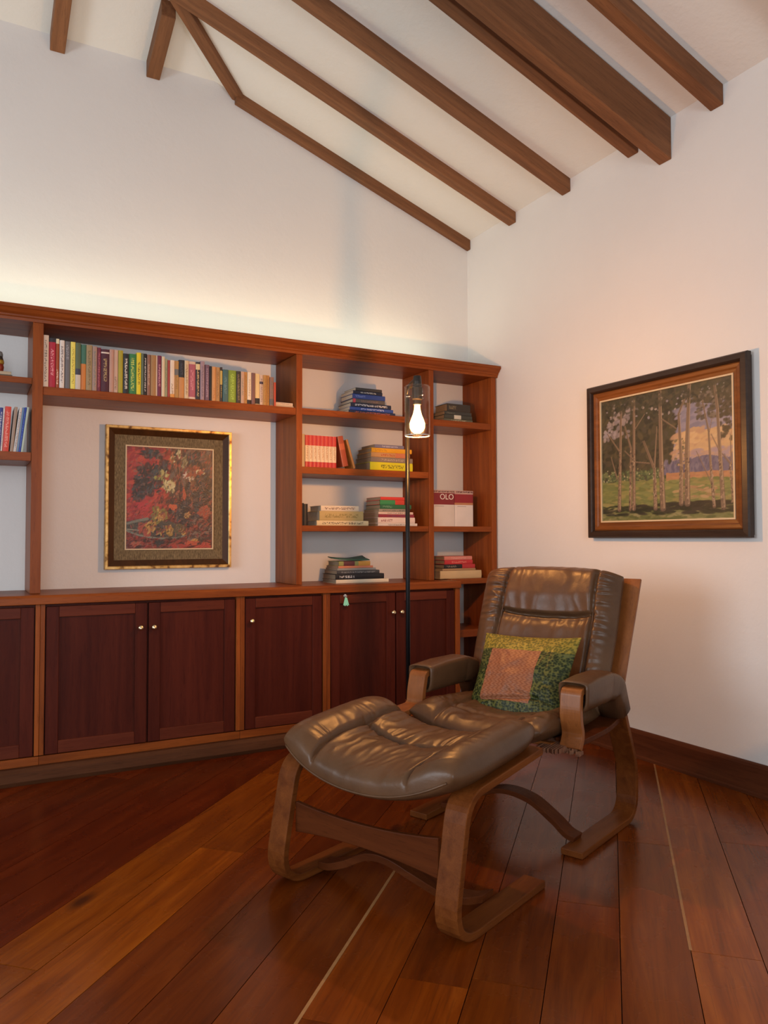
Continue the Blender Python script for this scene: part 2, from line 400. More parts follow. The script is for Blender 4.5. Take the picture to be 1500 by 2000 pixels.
crown = [(YU+.004, 2.2125), (YU-.008, 2.2125), (YU-.010, 2.226), (YU-.016, 2.230), (YU-.018, 2.238), (YU-.030, 2.248), (YU-.040, 2.262), (YU-.047, 2.266), (YU-.047, 2.283), (YU-.0, 2.283), (YU+.06, 2.283), (YU+.06, 2.262), (YU+.004, 2.262)]
cr = MB().prism(crown, XLEFT-.02, -.004, 'x').build('crown_moulding', M['shelf_x'], bc)
# worktop
wt = thing('worktop', 'long reddish wooden worktop running over the base cabinets', 'worktop')
MBw = MB().prism([(-.4565, .836), (-.4565, .868), (-.450, .880), (-.004, .880), (-.004, .836)], XLEFT, -.378, 'x').build('top_slab', M['shelf_x'], wt, bevel=.003)
# base cabinets: body, stiles, rails, doors
doorx, doorz = M['door_x'], M['door_z']
def door(parent, x0, x1, z0=.121, z1=.823, knob=None, y=YF, label=None):
    x0 += .003; x1 -= .003; st, rt_, rb = .058, .052, .060
    cx = (x0+x1)/2; cz = (z0+z1)/2; hw = (x1-x0)/2; hh = (z1-z0)/2
    d = bpy.data.objects.new('door', None)
    d = MB().box(-hw+st-.002, hw-st+.002, .011, .020, -hh+rb-.002, hh-rt_+.002).build('door', doorz, parent); d.location = (cx, y, cz)
    for a, b in ((-hw, -hw+st), (hw-st, hw)): MB().box(a, b, 0, .022, -hh, hh).build('door_stile', doorz, d, bevel=.0025)
    for a, b in ((hh-rt_, hh), (-hh, -hh+rb)):
        MB().box(-hw+st, hw-st, .0005, .022, a, b).build('door_rail', wood_rail, d, bevel=.003)
    if knob is not None:
        kx, kz = knob[0]-cx, knob[1]-cz
        prof = [(.0, -.001), (.008, -.001), (.0075, .004), (.0045, .008), (.005, .012), (.0115, .017), (.014, .022), (.0125, .028), (.007, .0315), (0, .032)]
        Mk = Matrix.Translation((kx, 0, kz)) @ Matrix.Rotation(R(90), 4, 'X')
        MB().lathe(prof, 20, M=Mk).build('knob', M['brass'], d, smooth=True)['label'] = 'round brass knob'
    if label: d['label'] = label
    return d
wood_rail = wood('mahogany_rail', (.085, .016, .008), (.14, .032, .014), 'x', rough=.42, vary=.2, spec=.12, coat=0)
def cabinet(x0, x1, label, doors, stiles):
    c = thing('base_cabinet', label, 'cabinet', (0, 0, 0))
    b = MB()
    b.box(x0, x1, YF+.024, -.004, .118, .8355); b.build('body', doorz, c)
    for a, e in stiles: box('stile', M['shelf_z'], c, a, e, YF-.006, YF+.0235, .122, .8355)
    box('bottom_rail', M['shelf_x'], c, x0, x1, YF-.004, YF+.08, .078, .1175)
    for q in doors: door(c, *q[0], knob=q[1])
    return c
mk = lambda x0, x1: (x0, x1)
cabinet(-4.25, -2.785, 'base cabinet at the left edge of the picture, only its last door in view', [(mk(-4.22, -3.752), (-3.79, .70)), (mk(-3.748, -3.282), (-3.70, .70)), (mk(-3.274, -2.808), None)], [(-4.25, -4.222), (-2.806, -2.7855)])
cabinet(-2.7845, -1.7995, 'double-door base cabinet with two brass knobs under the flower painting', [(mk(-2.762, -2.2845), (-2.322, .700)), (mk(-2.2815, -1.824), (-2.256, .699))], [(-2.7845, -2.764), (-1.822, -1.7995)])
cabinet(-1.7985, -1.2915, 'narrow single-door base cabinet right of the double doors, its brass knob at upper left', [(mk(-1.773, -1.315), (-1.738, .702))], [(-1.7985, -1.775), (-1.313, -1.2915)])
c4 = cabinet(-1.2905, -.378, 'base cabinet behind the lamp pole with a green key tag on its left door', [(mk(-1.267, -.838), (-.863, .707)), (mk(-.835, -.412), (-.805, .707))], [(-1.2905, -1.269), (-.410, -.378)])
# plinth under the cabinets
pl = thing('plinth', 'dark worn plinth board under the base cabinets on the floor', 'plinth')
pv = MB(); n = 60
prof = [(-.395, 0), (-.468, 0), (-.478, .02), (-.474, .060), (-.462, .0775), (-.395, .0775)]
for i in range(n+1):
    x = XLEFT+(-.378-XLEFT)*i/n
    for k, (y, z) in enumerate(prof):
        wb = mnoise.noise(Vector((x*4, k*1.7, 3)))*.003 if k in (1, 2, 3) else 0
        pv.v.append((x, y+wb, z))
k = len(prof)
for i in range(n):
    for j in range(k): pv.f.append((i*k+j, i*k+(j+1) % k, (i+1)*k+(j+1) % k, (i+1)*k+j))
pv.f += [tuple(range(k))[::-1], tuple(range(n*k, n*k+k))]; pv.mi = [0]*len(pv.f)
pv.build('board', M['plinth'], pl)
# key with a green tag hanging in the left door of the last cabinet
ky = thing('key', 'small key with a pale green tag hanging in the cabinet door beside the lamp pole', 'key', (-1.174, YF, .815))
MB().lathe([(0, -.002), (.010, -.002), (.010, .002), (0, .003)], 16, M=Matrix.Rotation(R(90), 4, 'X')).build('key_plate', M['chrome'], ky, smooth=False)
MB().box(-.006, .006, -.022, -.001, -.0015, .0015).build('key_blade', M['chrome'], ky, bevel=.001)
gt = plain('green_tag', (.33, .85, .60), .35, coat=.3)
tg = MB()
for q in range(5): tg.prism([(-.017+.007*q, -.052-.004*(q % 2)), (-.011+.007*q, -.052-.004*(q % 2)), (-.004+.002*q, -.008), (-.006+.002*q, -.008)], -.016-.001*q, -.012-.001*q, 'y')
tg.build('tag', gt, ky)

# ---------------------------------------------------------------- books
paper = plain('book_pages', (.62, .52, .38), .8, var=.12, bump=(160, .3))
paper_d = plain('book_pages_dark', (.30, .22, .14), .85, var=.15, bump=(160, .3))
MC = {}
def cover_mat(col, style='plain', ink='#e8e0d0', c2=None, split=.5, rough=.45):
    key = (col, style, ink, c2, split)
    if key in MC: return MC[key]
    t = NT('cover'); tc = t.n('ShaderNodeTexCoord'); sp = t.n('ShaderNodeSeparateXYZ'); t.l(tc.outputs['Generated'], sp.inputs[0])
    gx, gz = sp.outputs[0], sp.outputs[2]; ox = t.n('ShaderNodeObjectInfo').outputs['Random']
    n = t.n('ShaderNodeTexNoise', Scale=9., Detail=4.); t.l(tc.outputs['Object'], n.inputs[0])
    base = lin(col); c = t.mix(n.outputs[0], tuple(q*.82 for q in base), tuple(min(1, q*1.12) for q in base))
    if c2: c = t.mix(t.math('LESS_THAN', gz, split), c, lin(c2))
    if style != 'plain':
        # printed spine text: broken strokes along the spine (too small to read in the photograph)
        cmb = t.n('ShaderNodeCombineXYZ'); t.l(t.math('MULTIPLY', gx, 3.), cmb.inputs[0]); t.l(t.math('ADD', t.math('MULTIPLY', gz, 26.), t.math('MULTIPLY', ox, 90.)), cmb.inputs[2])
        n2 = t.n('ShaderNodeTexNoise', Scale=1.4, Detail=2.); t.l(cmb.outputs[0], n2.inputs[0])
        mk_ = t.math('GREATER_THAN', n2.outputs[0], .50)
        z0, z1 = {'title': (.25, .78), 'long': (.10, .90), 'top': (.62, .92), 'low': (.08, .38), 'two': (.12, .88)}[style]
        mk_ = t.math('MULTIPLY', mk_, t.math('COMPARE', gx, .5, .22))
        mk_ = t.math('MULTIPLY', mk_, t.math('COMPARE', gz, (z0+z1)/2, (z1-z0)/2))
        c = t.mix(t.math('MULTIPLY', mk_, .8), c, lin(ink))
    t.l(c, t.b.inputs['Base Color']); t.b.inputs['Roughness'].default_value = rough
    MC[key] = t.m; return t.m
def book(label, group, w_, h, d, mat, Mx, pages=None, bands=(), hard=False):
    # local: spine faces -y, width x (0..w), height z (0..h), depth y (0..d)
    t = .0025 if hard else .0012; t = min(t, w_*.2); ins = .004 if hard else .0008
    mb = MB()
    bul = min(.003, w_*.15)
    # rounded spine + two boards: one continuous U
    xs = [0, 0, w_*.15, w_*.5, w_*.85, w_, w_, w_-t, w_-t, t, t, 0][:]
    outer = [(0, d), (0, bul), (w_*.12, bul*.35), (w_*.5, 0), (w_*.88, bul*.35), (w_, bul), (w_, d), (w_-t, d), (w_-t, bul+t), (t, bul+t), (t, d)]
    mb.prism(outer, 0, h, 'z')
    o = mb.build('book', mat); o.matrix_world = Mx
    tag(o, label, 'book', group)
    p = MB().box(t+.0002, w_-t-.0002, bul+t+.0004, d-ins, ins, h-ins).build('pages', pages or paper, o)
    for (z0, z1, col) in bands:
        MB().prism([(-.0003, bul+.004), (-.0003, bul), (w_*.12, bul*.35-.0003), (w_*.5, -.0004), (w_*.88, bul*.35-.0003), (w_+.0003, bul), (w_+.0003, bul+.004), (w_*.5, bul*.6)], h*z0, h*z1, 'z').build('spine_band', cover_mat(col), o)
    return o
def upright_book(x0, x1, z0, z1, desc, label, group, mat, d=.15, y=-.315, bands=(), lean=0., hard=False, pages=None):
    Mx = Matrix.Translation((x0, y, z0)) @ Matrix.Rotation(lean, 4, 'Y')
    return book(label, group, x1-x0, z1-z0, d, mat, Mx, bands=bands, hard=hard, pages=pages)
def flat_book(x0, x1, z0, z1, label, group, mat, d=.2, y=-.30, rot=0., bands=(), hard=False, pages=None, tilt=0.):
    # lying: spine length along world x, thickness up
    Mx = Matrix.Translation((x0, y, z0)) @ Matrix.Rotation(rot, 4, 'Z') @ Matrix(((0, 0, 1, 0), (0, 1, 0, 0), (-1, 0, 0, z1-z0), (0, 0, 0, 1)))
    return book(label, group, z1-z0, x1-x0, d, mat, Mx, bands=bands, hard=hard, pages=pages)

ROW = [(-2.7775, -2.7521, 2.1619), (-2.751, -2.7189, 2.1516), (-2.7179, -2.7037, 2.1505), (-2.7012, -2.6788, 2.1448), (-2.6773, -2.651, 2.1436), (-2.6495, -2.6268, 2.1433), (-2.6262, -2.6019, 2.1409), (-2.6014, -2.5755, 2.136), (-2.5749, -2.5459, 2.1366), (-2.5453, -2.5235, 2.1322), (-2.523, -2.5036, 2.1295), (-2.503, -2.4634, 2.1239), (-2.4628, -2.4421, 2.126), (-2.4416, -2.4188, 2.1274), (-2.4177, -2.3947, 2.1269), (-2.394, -2.3663, 2.1125), (-2.3653, -2.3274, 2.1158), (-2.3264, -2.3029, 2.1256), (-2.3024, -2.2908, 2.1229), (-2.2898, -2.2735, 2.1243), (-2.2724, -2.2554, 2.1209), (-2.2538, -2.2273, 2.1202), (-2.2267, -2.2192, 2.1206), (-2.2187, -2.1978, 2.1215), (-2.1972, -2.1816, 2.1184), (-2.181, -2.1654, 2.1092), (-2.1648, -2.1534, 2.1027), (-2.1523, -2.1295, 2.1041), (-2.1289, -2.1050, 2.1039), (-2.1045, -2.0757, 2.1113), (-2.0751, -2.0538, 2.1097), (-2.052, -2.0145, 2.1093), (-2.0133, -1.9905, 2.1093), (-1.9894, -1.9665, 2.1161), (-1.9621, -1.9379, 2.101), (-1.9366, -1.9257, 2.0947), (-1.925, -1.9043, 2.0929), (-1.9036, -1.8785, 2.0933), (-1.8778, -1.8661, 2.0948), (-1.8642, -1.8332, 2.0841), (-1.8313, -1.7862, 2.0844), (-1.785, -1.761, 2.0831), (-1.7603, -1.7407, 2.0825), (-1.74, -1.7216, 2.0834), (-1.7209, -1.6985, 2.0835), (-1.6979, -1.6767, 2.0815), (-1.676, -1.6489, 2.08), (-1.6482, -1.6293, 2.0753), (-1.6287, -1.6091, 2.076), (-1.6084, -1.5901, 2.0768), (-1.5887, -1.565, 2.0688)]
# (description, cover colour, style, ink, bands)
DESC = [
 ('tall cream-white', '#e3d8c8', 'long', '#6f6a60', ()), ('crimson', '#b3203c', 'title', '#e8a0a8', ((.92, 1, '#2c2a33'),)),
 ('thin rust-orange', '#a04a20', 'low', '#f0e0c8', ((.9, 1, '#ddd4b0'),)), ('white, grey-lettered', '#dcd4cc', 'two', '#5a4e56', ()),
 ('slate-grey', '#68686c', 'top', '#9a9aa0', ()), ('pale yellow', '#e6d862', 'two', '#a89838', ()),
 ('moss-green', '#56664a', 'low', '#34343c', ((0, .32, '#c8beb0'), (.32, .45, '#38384a'))), ('teal and orange', '#3f7260', 'plain', '#000000', ((0, .58, '#c87c38'),)),
 ('olive-beige', '#9b8660', 'two', '#70603f', ()), ('dusty mauve', '#a08478', 'long', '#6d7a70', ()),
 ('narrow wine-red', '#74243a', 'long', '#b06068', ()), ('wide dark maroon', '#46182a', 'title', '#b09868', ((.90, .935, '#d8ccc0'),)),
 ('dull pink', '#b89080', 'plain', '#000000', ()), ('beige-pink', '#c4a692', 'low', '#806858', ()), ('olive-yellow', '#a49a28', 'plain', '#000000', ()),
 ('black, white-lettered', '#1c2026', 'two', '#e0dcd0', ()), ('wide emerald-green', '#2e7a48', 'long', '#c8d060', ()), ('bright yellow', '#dcc820', 'title', '#4a4410', ()),
 ('thin grey-green', '#5a6a58', 'plain', '#000000', ()), ('narrow black', '#16161a', 'long', '#d8d4d0', ()), ('chestnut-brown', '#8a6250', 'title', '#c0a890', ()),
 ('tan', '#a07a4c', 'plain', '#000000', ()), ('very thin white', '#d8ccb8', 'plain', '#000000', ()), ('burgundy', '#6e2040', 'title', '#d0a0a8', ()),
 ('cream', '#d8c8a8', 'plain', '#000000', ()), ('sage-green', '#9aa080', 'title', '#707858', ()), ('thin brick-red', '#a03c34', 'plain', '#000000', ()),
 ('ivory with orange foot', '#e0d0bc', 'low', '#907860', ((0, .1, '#d89848'),)), ('tan with grey band', '#b08a50', 'title', '#8a6838', ((.62, .78, '#6c6c6c'),)),
 ('black-orange', '#20222a', 'top', '#484c58', ((0, .55, '#c08850'),)), ('cream, brown-lettered', '#d0bc98', 'long', '#8a6c40', ()),
 ('wide rose-pink', '#a85c6c', 'title', '#c88890', ((0, .07, '#dcc8b8'), (.93, 1, '#d0b8a0'))), ('black and cream', '#26242a', 'long', '#d0b888', ((.80, .95, '#d8c898'),)),
 ('lavender-grey', '#9a8490', 'long', '#6c6070', ()), ('plum-grey', '#6e5468', 'long', '#a890a0', ()), ('thin black', '#1a1618', 'plain', '#000000', ()),
 ('orange-tan', '#c8935c', 'low', '#a87040', ()), ('sand-brown', '#b08a58', 'long', '#7a5a38', ()), ('thin dark-brown', '#3a2c28', 'two', '#c8b060', ((.5, .9, '#c0a858'),)),
 ('teal-blue', '#3c6468', 'title', '#6a9094', ()), ('wide lime-green', '#7c9830', 'long', '#a8c858', ()), ('charcoal', '#38322c', 'long', '#988060', ()),
 ('pinkish beige', '#c0a088', 'title', '#6a8070', ()), ('ochre', '#b88a4a', 'long', '#806030', ()), ('pale ivory', '#e0d4bc', 'title', '#a08868', ((0, .14, '#2a1c1a'),)),
 ('mauve-brown', '#7a5650', 'plain', '#000000', ()), ('buttery cream', '#dcc690', 'plain', '#000000', ((.04, .22, '#201c20'),)), ('off-white and mauve', '#ccb4a0', 'two', '#504050', ((.7, .78, '#483848'),)),
 ('ochre-tan', '#b4894a', 'long', '#8c6830', ()), ('golden-brown', '#aa7c3c', 'long', '#80602c', ()), ('grey-red', '#8a6a60', 'two', '#5a6460', ((.05, .25, '#5a5c60'),))]
grp = 'books standing in the long row on the wide top shelf'
SB = 1.9015
for i, ((x0, x1, zt), (ds, c, s_, ink, bands)) in enumerate(zip(ROW, DESC)):
    a_ = DESC[i-1][0].split(' with ')[0].split(',')[0] if i else None; b_ = DESC[i+1][0].split(' with ')[0].split(',')[0] if i+1 < len(DESC) else None
    if a_ is None: lb = ds+' book, first at the left end of the long top-shelf row'
    elif b_ is None: lb = ds+' book beside the leaning orange-red one, near the right end of the row'
    else: lb = '%s book between the %s and %s books, long shelf row' % (ds, a_, b_)
    upright_book(x0, x1, SB, zt, ds, lb, grp, cover_mat(c, s_, ink), d=.12+.05*((i*7) % 5)/5, bands=bands, y=-.315+.006*((i*5) % 3)/2)
upright_book(-1.5640, -1.5535, SB+.0002, 2.040, '', 'thin orange-red book leaning at the right end of the long row', grp, cover_mat('#c04c30'), lean=R(0), d=.13)
flat_book(-1.5525, -1.4390, SB, 1.914, 'cream paperback lying flat on the long shelf, under another beside the upright', 'paperbacks lying flat on the long shelf', cover_mat('#c8b498'), d=.12)
flat_book(-1.5485, -1.4435, 1.9142, 1.9315, 'off-white paperback lying on top of another at the right end of the long shelf', 'paperbacks lying flat on the long shelf', cover_mat('#cdb9a4', 'title', '#a08c78'), d=.11)
# second shelf of the left bay: books leaning to the left bay's upright
TA = [(-2.9650, -2.9505, -2.9770, 1.786, 'navy-blue book at the picture edge on the lower left shelf', '#2c3a80', 'long', '#d0d0d8'),
      (-2.9500, -2.9428, -2.9610, 1.783, 'thin white book left of the orange-red one on the lower left shelf', '#d8ccc8', 'two', '#6a6a80'),
      (-2.9420, -2.9150, -2.9525, 1.7939, 'thick orange-red book on the lower left shelf', '#cc4030', 'long', '#e8a090'),
      (-2.9013, -2.8870, -2.9200, 1.7948, 'grey-tan book between orange-red and white books, lower left shelf', '#9c8878', 'plain', '#000000'),
      (-2.8790, -2.8660, -2.9050, 1.7932, 'white book leaning right, beside the grey-tan one on the lower left shelf', '#c8c4c0', 'long', '#68707c'),
      (-2.8652, -2.8562, -2.8912, 1.7955, 'grey-blue book leaning right against the white one on the lower left shelf', '#6c88a8', 'plain', '#000000'),
      (-2.8554, -2.8460, -2.8814, 1.7965, 'royal-blue book leaning right between grey-blue and pale green ones', '#2440a0', 'two', '#6080c8'),
      (-2.8452, -2.8350, -2.8712, 1.7979, 'pale green-white book, last one leaning by the upright on the lower left shelf', '#c4ccb8', 'plain', '#000000')]
for (tx0, tx1, bx0, zt, lb, c, s_, ink) in TA:
    zb = 1.5715; wid = tx1-tx0; hgt = zt-zb; lean = math.atan2(tx0-bx0, hgt)
    upright_book(bx0, bx0+wid, zb+math.sin(lean)*wid*1.0+.0003, zt, '', lb, 'books leaning on the lower shelf of the left bay', cover_mat(c, s_, ink), lean=lean, y=-.305, d=.16)
# upper left shelf
flat_book(-3.08, -2.9118, 1.9385, 1.9555, 'grey-brown book lying flat on the upper left shelf, lower of two', 'books lying on the upper left shelf', cover_mat('#6f6658'), d=.13, y=-.27, pages=paper)
flat_book(-3.09, -2.9160, 1.9557, 1.9720, 'pale beige book lying on the grey-brown one on the upper left shelf', 'books lying on the upper left shelf', cover_mat('#b8a88c'), d=.13, y=-.265, pages=paper)
pot = thing('painted_pot', 'small red painted pot with a yellow band and grey lid on the upper left shelf', 'pot', (-2.972, -.2, 1.9722))
MB().lathe([(0, 0), (.015, 0), (.022, .006), (.026, .028), (.024, .044), (0, .044)], 24).build('body', plain('red_glaze', lin('#a8402c'), .3, coat=.5), pot, smooth=True)
MB().lathe([(0, .0442), (.024, .0442), (.0265, .052), (.025, .064), (0, .064)], 24).build('yellow_band', plain('yellow_glaze', lin('#c89838'), .35, coat=.4), pot, smooth=True)
MB().lathe([(0, .0642), (.024, .0642), (.022, .072), (.019, .082), (0, .082)], 24).build('dark_band', plain('brown_glaze', lin('#4a3a2c'), .4), pot, smooth=True)
MB().lathe([(0, .0822), (.020, .0822), (.021, .094), (.017, .106), (.006, .111), (0, .111)], 24).build('lid', plain('grey_glaze', lin('#8c8a84'), .4), pot, smooth=True)

def stack(base, items, place, group, y=-.30, d=.2, pages=None):
    z = base+.0003; n = len(items)
    words = {2: ['bottom', 'top'], 3: ['bottom', 'middle', 'top'], 4: ['bottom', 'second', 'third', 'top'], 5: ['bottom', 'second', 'middle', 'fourth', 'top'], 6: ['bottom', 'second', 'third', 'fourth', 'fifth', 'top'],
             7: ['bottom', 'second', 'third', 'fourth', 'fifth', 'sixth', 'top'], 8: ['bottom', 'second', 'third', 'fourth', 'fifth', 'sixth', 'seventh', 'top']}[n]
    for i, (x0, x1, h, ds, c, s_, ink, bands, dd, rot) in enumerate(items):
        lb = '%s book, %s of the %s' % (ds, words[i], place) if i in (0, n-1) or words[i] == 'middle' else '%s book, %s up in the %s' % (ds, words[i], place)
        flat_book(x0, x1, z, z+h, lb, group, cover_mat(c, s_, ink), d=d+dd, y=y+abs(math.sin(rot))*.0, rot=rot, bands=bands, hard=(h > .022), pages=pages)
        z += h+.0004
# middle bay, top shelf: blue stack
stack(1.903, [(-1.082, -.7605, .020, 'navy-blue', '#26304e', 'two', '#c06048', (), .0, 0), (-1.075, -.7751, .020, 'royal-blue', '#34509c', 'title', '#c8d0e8', (), -.01, 0), (-1.068, -.7897, .026, 'blue-black, white-lettered', '#202840', 'long', '#e8e4e0', (), -.02, 0),
              (-1.054, -.8332, .024, 'grey-brown', '#5a5450', 'title', '#8a6a60', ((.0, .08, '#c04858'),), -.03, 0), (-1.056, -.8316, .029, 'cobalt-blue', '#2c4488', 'low', '#8090c8', (), -.03, .0), (-1.052, -.8511, .020, 'dark navy', '#1c2238', 'title', '#c8c8c0', (), -.03, 0), (-1.035, -.8547, .018, 'charcoal', '#3a3836', 'plain', '#000', (), -.04, 0)],
      'pile left of the lamp bulb', 'blue books piled on the top shelf of the middle bay', d=.20)
# middle bay, second shelf: red and white volumes, leaning pair, yellow stack
VOL = [(-1.3362, -1.3157), (-1.3145, -1.2951), (-1.2945, -1.2761), (-1.2755, -1.2565), (-1.2559, -1.2386), (-1.238, -1.2147), (-1.2141, -1.1954), (-1.1948, -1.1712)]
ORD = ['second', 'third', 'fourth', 'fifth', 'sixth', 'seventh', 'eighth']
upright_book(-1.395, -1.373, 1.5635, 1.755, '', 'beige book beside the upright, left of the red and white volumes', 'books standing on the second shelf of the middle bay', cover_mat('#b8a078', 'plain'), d=.12)
xx = [-1.3715+i*(.2003/8) for i in range(9)]
for i in range(8):
    lb = 'red and white paperback volume, leftmost of the matching set' if i == 0 else ('red and white paperback volume, rightmost of the matching set' if i == 7 else '%s red and white paperback from the left in the matching set' % ORD[i-1])
    upright_book(xx[i]+.0003, xx[i+1]-.0004, 1.5635, 1.7505, '', lb, 'red and white paperback volumes', cover_mat('#d8c4a4', 'title', '#a87858'), d=.12, bands=((0, .17, '#b83030'), (.68, 1, '#c03a34')))
upright_book(-1.128, -1.092, 1.5745, 1.757, '', 'terracotta book leaning left beside the red and white volumes', 'books standing on the second shelf of the middle bay', cover_mat('#9c4426', 'plain'), d=.12, lean=R(-11.5), bands=((.55, .75, '#b85a34'),))
upright_book(-1.056, -1.044, 1.5665, 1.745, '', 'thin orange-tan book leaning left, beside the pile with yellow books', 'books standing on the second shelf of the middle bay', cover_mat('#bc7c3a', 'plain'), d=.12, lean=R(-17))
stack(1.563, [(-.9368, -.6355, .052, 'thick lemon-yellow', '#d8cc18', 'title', '#605c10', (), .0, 0), (-.9316, -.6353, .030, 'grey-brown', '#8a7868', 'title', '#b8a890', (), .0, 0), (-.9303, -.6554, .029, 'tan and orange', '#c09058', 'title', '#b04028', ((.62, 1, '#c87850'),), -.01, 0),
              (-.9271, -.6419, .027, 'golden-yellow', '#e0a018', 'low', '#b88010', (), -.02, 0), (-.905, -.6988, .021, 'grey-lavender', '#7a7488', 'title', '#c8c0c8', (), -.03, 0)],
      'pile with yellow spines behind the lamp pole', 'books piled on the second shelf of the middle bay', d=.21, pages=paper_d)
# middle bay, third shelf
stack(1.222, [(-1.2916, -.950, .030, 'cream, dark-lettered', '#d8c498', 'long', '#4a4038', (), .0, 0), (-1.274, -.9846, .056, 'thick pale ochre', '#b8a068', 'two', '#8a7840', (), -.01, 0), (-1.2651, -1.0158, .032, 'white, brown-lettered', '#dccbb0', 'long', '#6a4a40', (), -.02, 0)],
      'low pale pile on the third shelf', 'books piled at the left on the third shelf of the middle bay', d=.19)
b = upright_book(-1.392, -1.364, 1.2225, 1.354, '', 'black book standing beside the pale pile against the left upright on the third shelf', 'dark books at the left of the third shelf', cover_mat('#141210'), d=.16, y=-.28)
b = upright_book(-1.3625, -1.338, 1.2225, 1.350, '', 'black-brown book between the black book and the pale pile on the third shelf', 'dark books at the left of the third shelf', cover_mat('#1c1512'), d=.16, y=-.275)
stack(1.222, [(-.8832, -.6031, .017, 'white magazine-like', '#d0c8c0', 'title', '#706860', (), .0, 0), (-.8831, -.6199, .036, 'pinkish white', '#dcc8bc', 'low', '#783030', (), .0, 0), (-.8799, -.6266, .018, 'dark red', '#8c2c3c', 'title', '#5c4868', (), .0, 0),
              (-.8799, -.6333, .015, 'pale pink', '#d4b8a8', 'title', '#504040', (), .0, 0), (-.8766, -.6635, .018, 'cream and grey', '#9c9080', 'long', '#282828', (), -.01, 0), (-.8669, -.6466, .026, 'dark green', '#2c6440', 'low', '#78a080', (), -.01, 0),
              (-.8701, -.6966, .028, 'green-labelled red', '#c04030', 'plain', '#fff', ((0, .62, '#3c8850'),), -.02, 0), (-.865, -.6966, .019, 'bright red', '#d03c30', 'plain', '#fff', (), -.02, 0)],
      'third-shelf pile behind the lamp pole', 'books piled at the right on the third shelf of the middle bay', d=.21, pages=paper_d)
# worktop stack
stack(.880, [(-1.1804, -.8265, .022, 'ivory', '#dcceb4', 'plain', '#000', (), .0, 0), (-1.1834, -.8585, .032, 'thick black, white-lettered', '#1a1a1e', 'low', '#d0d0d0', (), .0, 0), (-1.1744, -.8904, .021, 'charcoal', '#3c3c3e', 'long', '#8c8c88', (), -.01, 0),
             (-1.1714, -.9157, .013, 'grey magazine-like', '#8c8c88', 'plain', '#000', (), -.02, 0), (-1.1654, -.9346, .013, 'orange-pink', '#c87c5c', 'plain', '#000', (), -.02, .0), (-1.1624, -.9535, .027, 'olive and orange', '#8c8c50', 'plain', '#602028', ((.62, 1, '#c89040'), (.15, .5, '#5c2c30')), -.03, 0)],
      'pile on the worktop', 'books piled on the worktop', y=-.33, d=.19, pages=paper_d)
bpy.data.objects['book.105']['label'] = 'olive and orange book just under the green booklet, pile on the worktop'
# thin green booklet with curled corners on top of the pile
cb = MB(); nx, ny = 12, 8
for j in range(ny+1):
    for i in range(nx+1):
        u, v = i/nx, j/ny; z = 1.0125+.002+.022*max(0, u-.55)*1.6*(v)+.012*(1-u)**3+.012*max(0, v-.5)
        cb.v.append((-1.19+.235*u+.03*v, -.325+.16*v, z))
for j in range(ny):
    for i in range(nx):
        a = j*(nx+1)+i; cb.f.append((a, a+1, a+nx+2, a+nx+1)); cb.mi.append(0)
o = cb.build('booklet', cover_mat('#2c5c44', 'plain'), None, smooth=True)
sm = o.modifiers.new('thick', 'SOLIDIFY'); sm.thickness = .005; sm.offset = 1
tag(o, 'thin dark green booklet with curled edges, on top of the worktop pile', 'booklet')
# right bay
stack(1.903, [(-.4007, -.1741, .018, 'grey-green', '#5a5a48', 'title', '#b0a888', (), -.0, 0), (-.396, -.1786, .026, 'charcoal-green', '#3a3c34', 'plain', '#000', ((.35, .6, '#c8c4b4'),), -.01, 0), (-.3932, -.1832, .022, 'dark slate', '#343632', 'low', '#686858', (), -.01, 0), (-.3729, -.1922, .050, 'thick black-brown', '#302a22', 'low', '#807050', (), -.03, 0)],
      'dark pile, right bay top shelf', 'dark books piled on the top shelf of the right bay', d=.18, pages=paper_d)
def text(name, s, size, loc, mat, parent, rot=(R(90), 0, 0), sx=1.):
    cu = bpy.data.curves.new(name, 'FONT'); cu.body = s; cu.size = size; cu.extrude = .0003; cu.align_x = 'CENTER'; cu.align_y = 'CENTER'
    ob = bpy.data.objects.new(name, cu); link(ob); dg = bpy.context.evaluated_depsgraph_get(); me = bpy.data.meshes.new_from_object(ob.evaluated_get(dg))
    bpy.data.objects.remove(ob); bpy.data.curves.remove(cu)
    me.materials.append(mat); o = bpy.data.objects.new(name, me); link(o); o.parent = parent; o.location = loc; o.rotation_euler = rot; o.scale = (sx, 1, 1); return o
ink_w = plain('white_ink', (.75, .70, .62), .5); ink_r = plain('grey_ink', (.25, .22, .24), .5)
b1 = upright_book(-.4990, -.3306, 1.2225, 1.4547, '', 'white book with OLO lettered on its red head, right bay', 'large red and white volumes', cover_mat('#cfc4ba', 'plain'), d=.14, bands=((.60, .92, '#7c2024'), (.92, 1, '#b49488')))
b2 = upright_book(-.3278, -.1840, 1.2225, 1.4545, '', 'red and white volume standing right of the OLO book, right bay', 'large red and white volumes', cover_mat('#d6ccc4', 'plain'), d=.14, bands=((.66, .90, '#8a1c24'), (.90, 1, '#b49488'), (.60, .66, '#b07850')))
text('lettering', 'OLO', .050, (.108, -.0012, .188), ink_w, b1)
for bb_, x_ in ((b1, .09), (b2, .06)):
    mbk = MB()
    for q in range(14):
        xq = .012+q*.0098*(1 if x_ < .08 else 1.12); mbk.box(xq, xq+.0045+.003*(q % 2), -.0016, -.0006, .2175+.002*(q % 3), .2275-.001*(q % 2))
    mbk.build('printed_head', cover_mat('#5c3430'), bb_)
    mbk = MB()
    for q in range(9): mbk.box(.02+q*.0075, .025+q*.0075, -.0012, -.0005, .127+.001*(q % 2), .131)
    mbk.build('printed_line', ink_r, bb_)
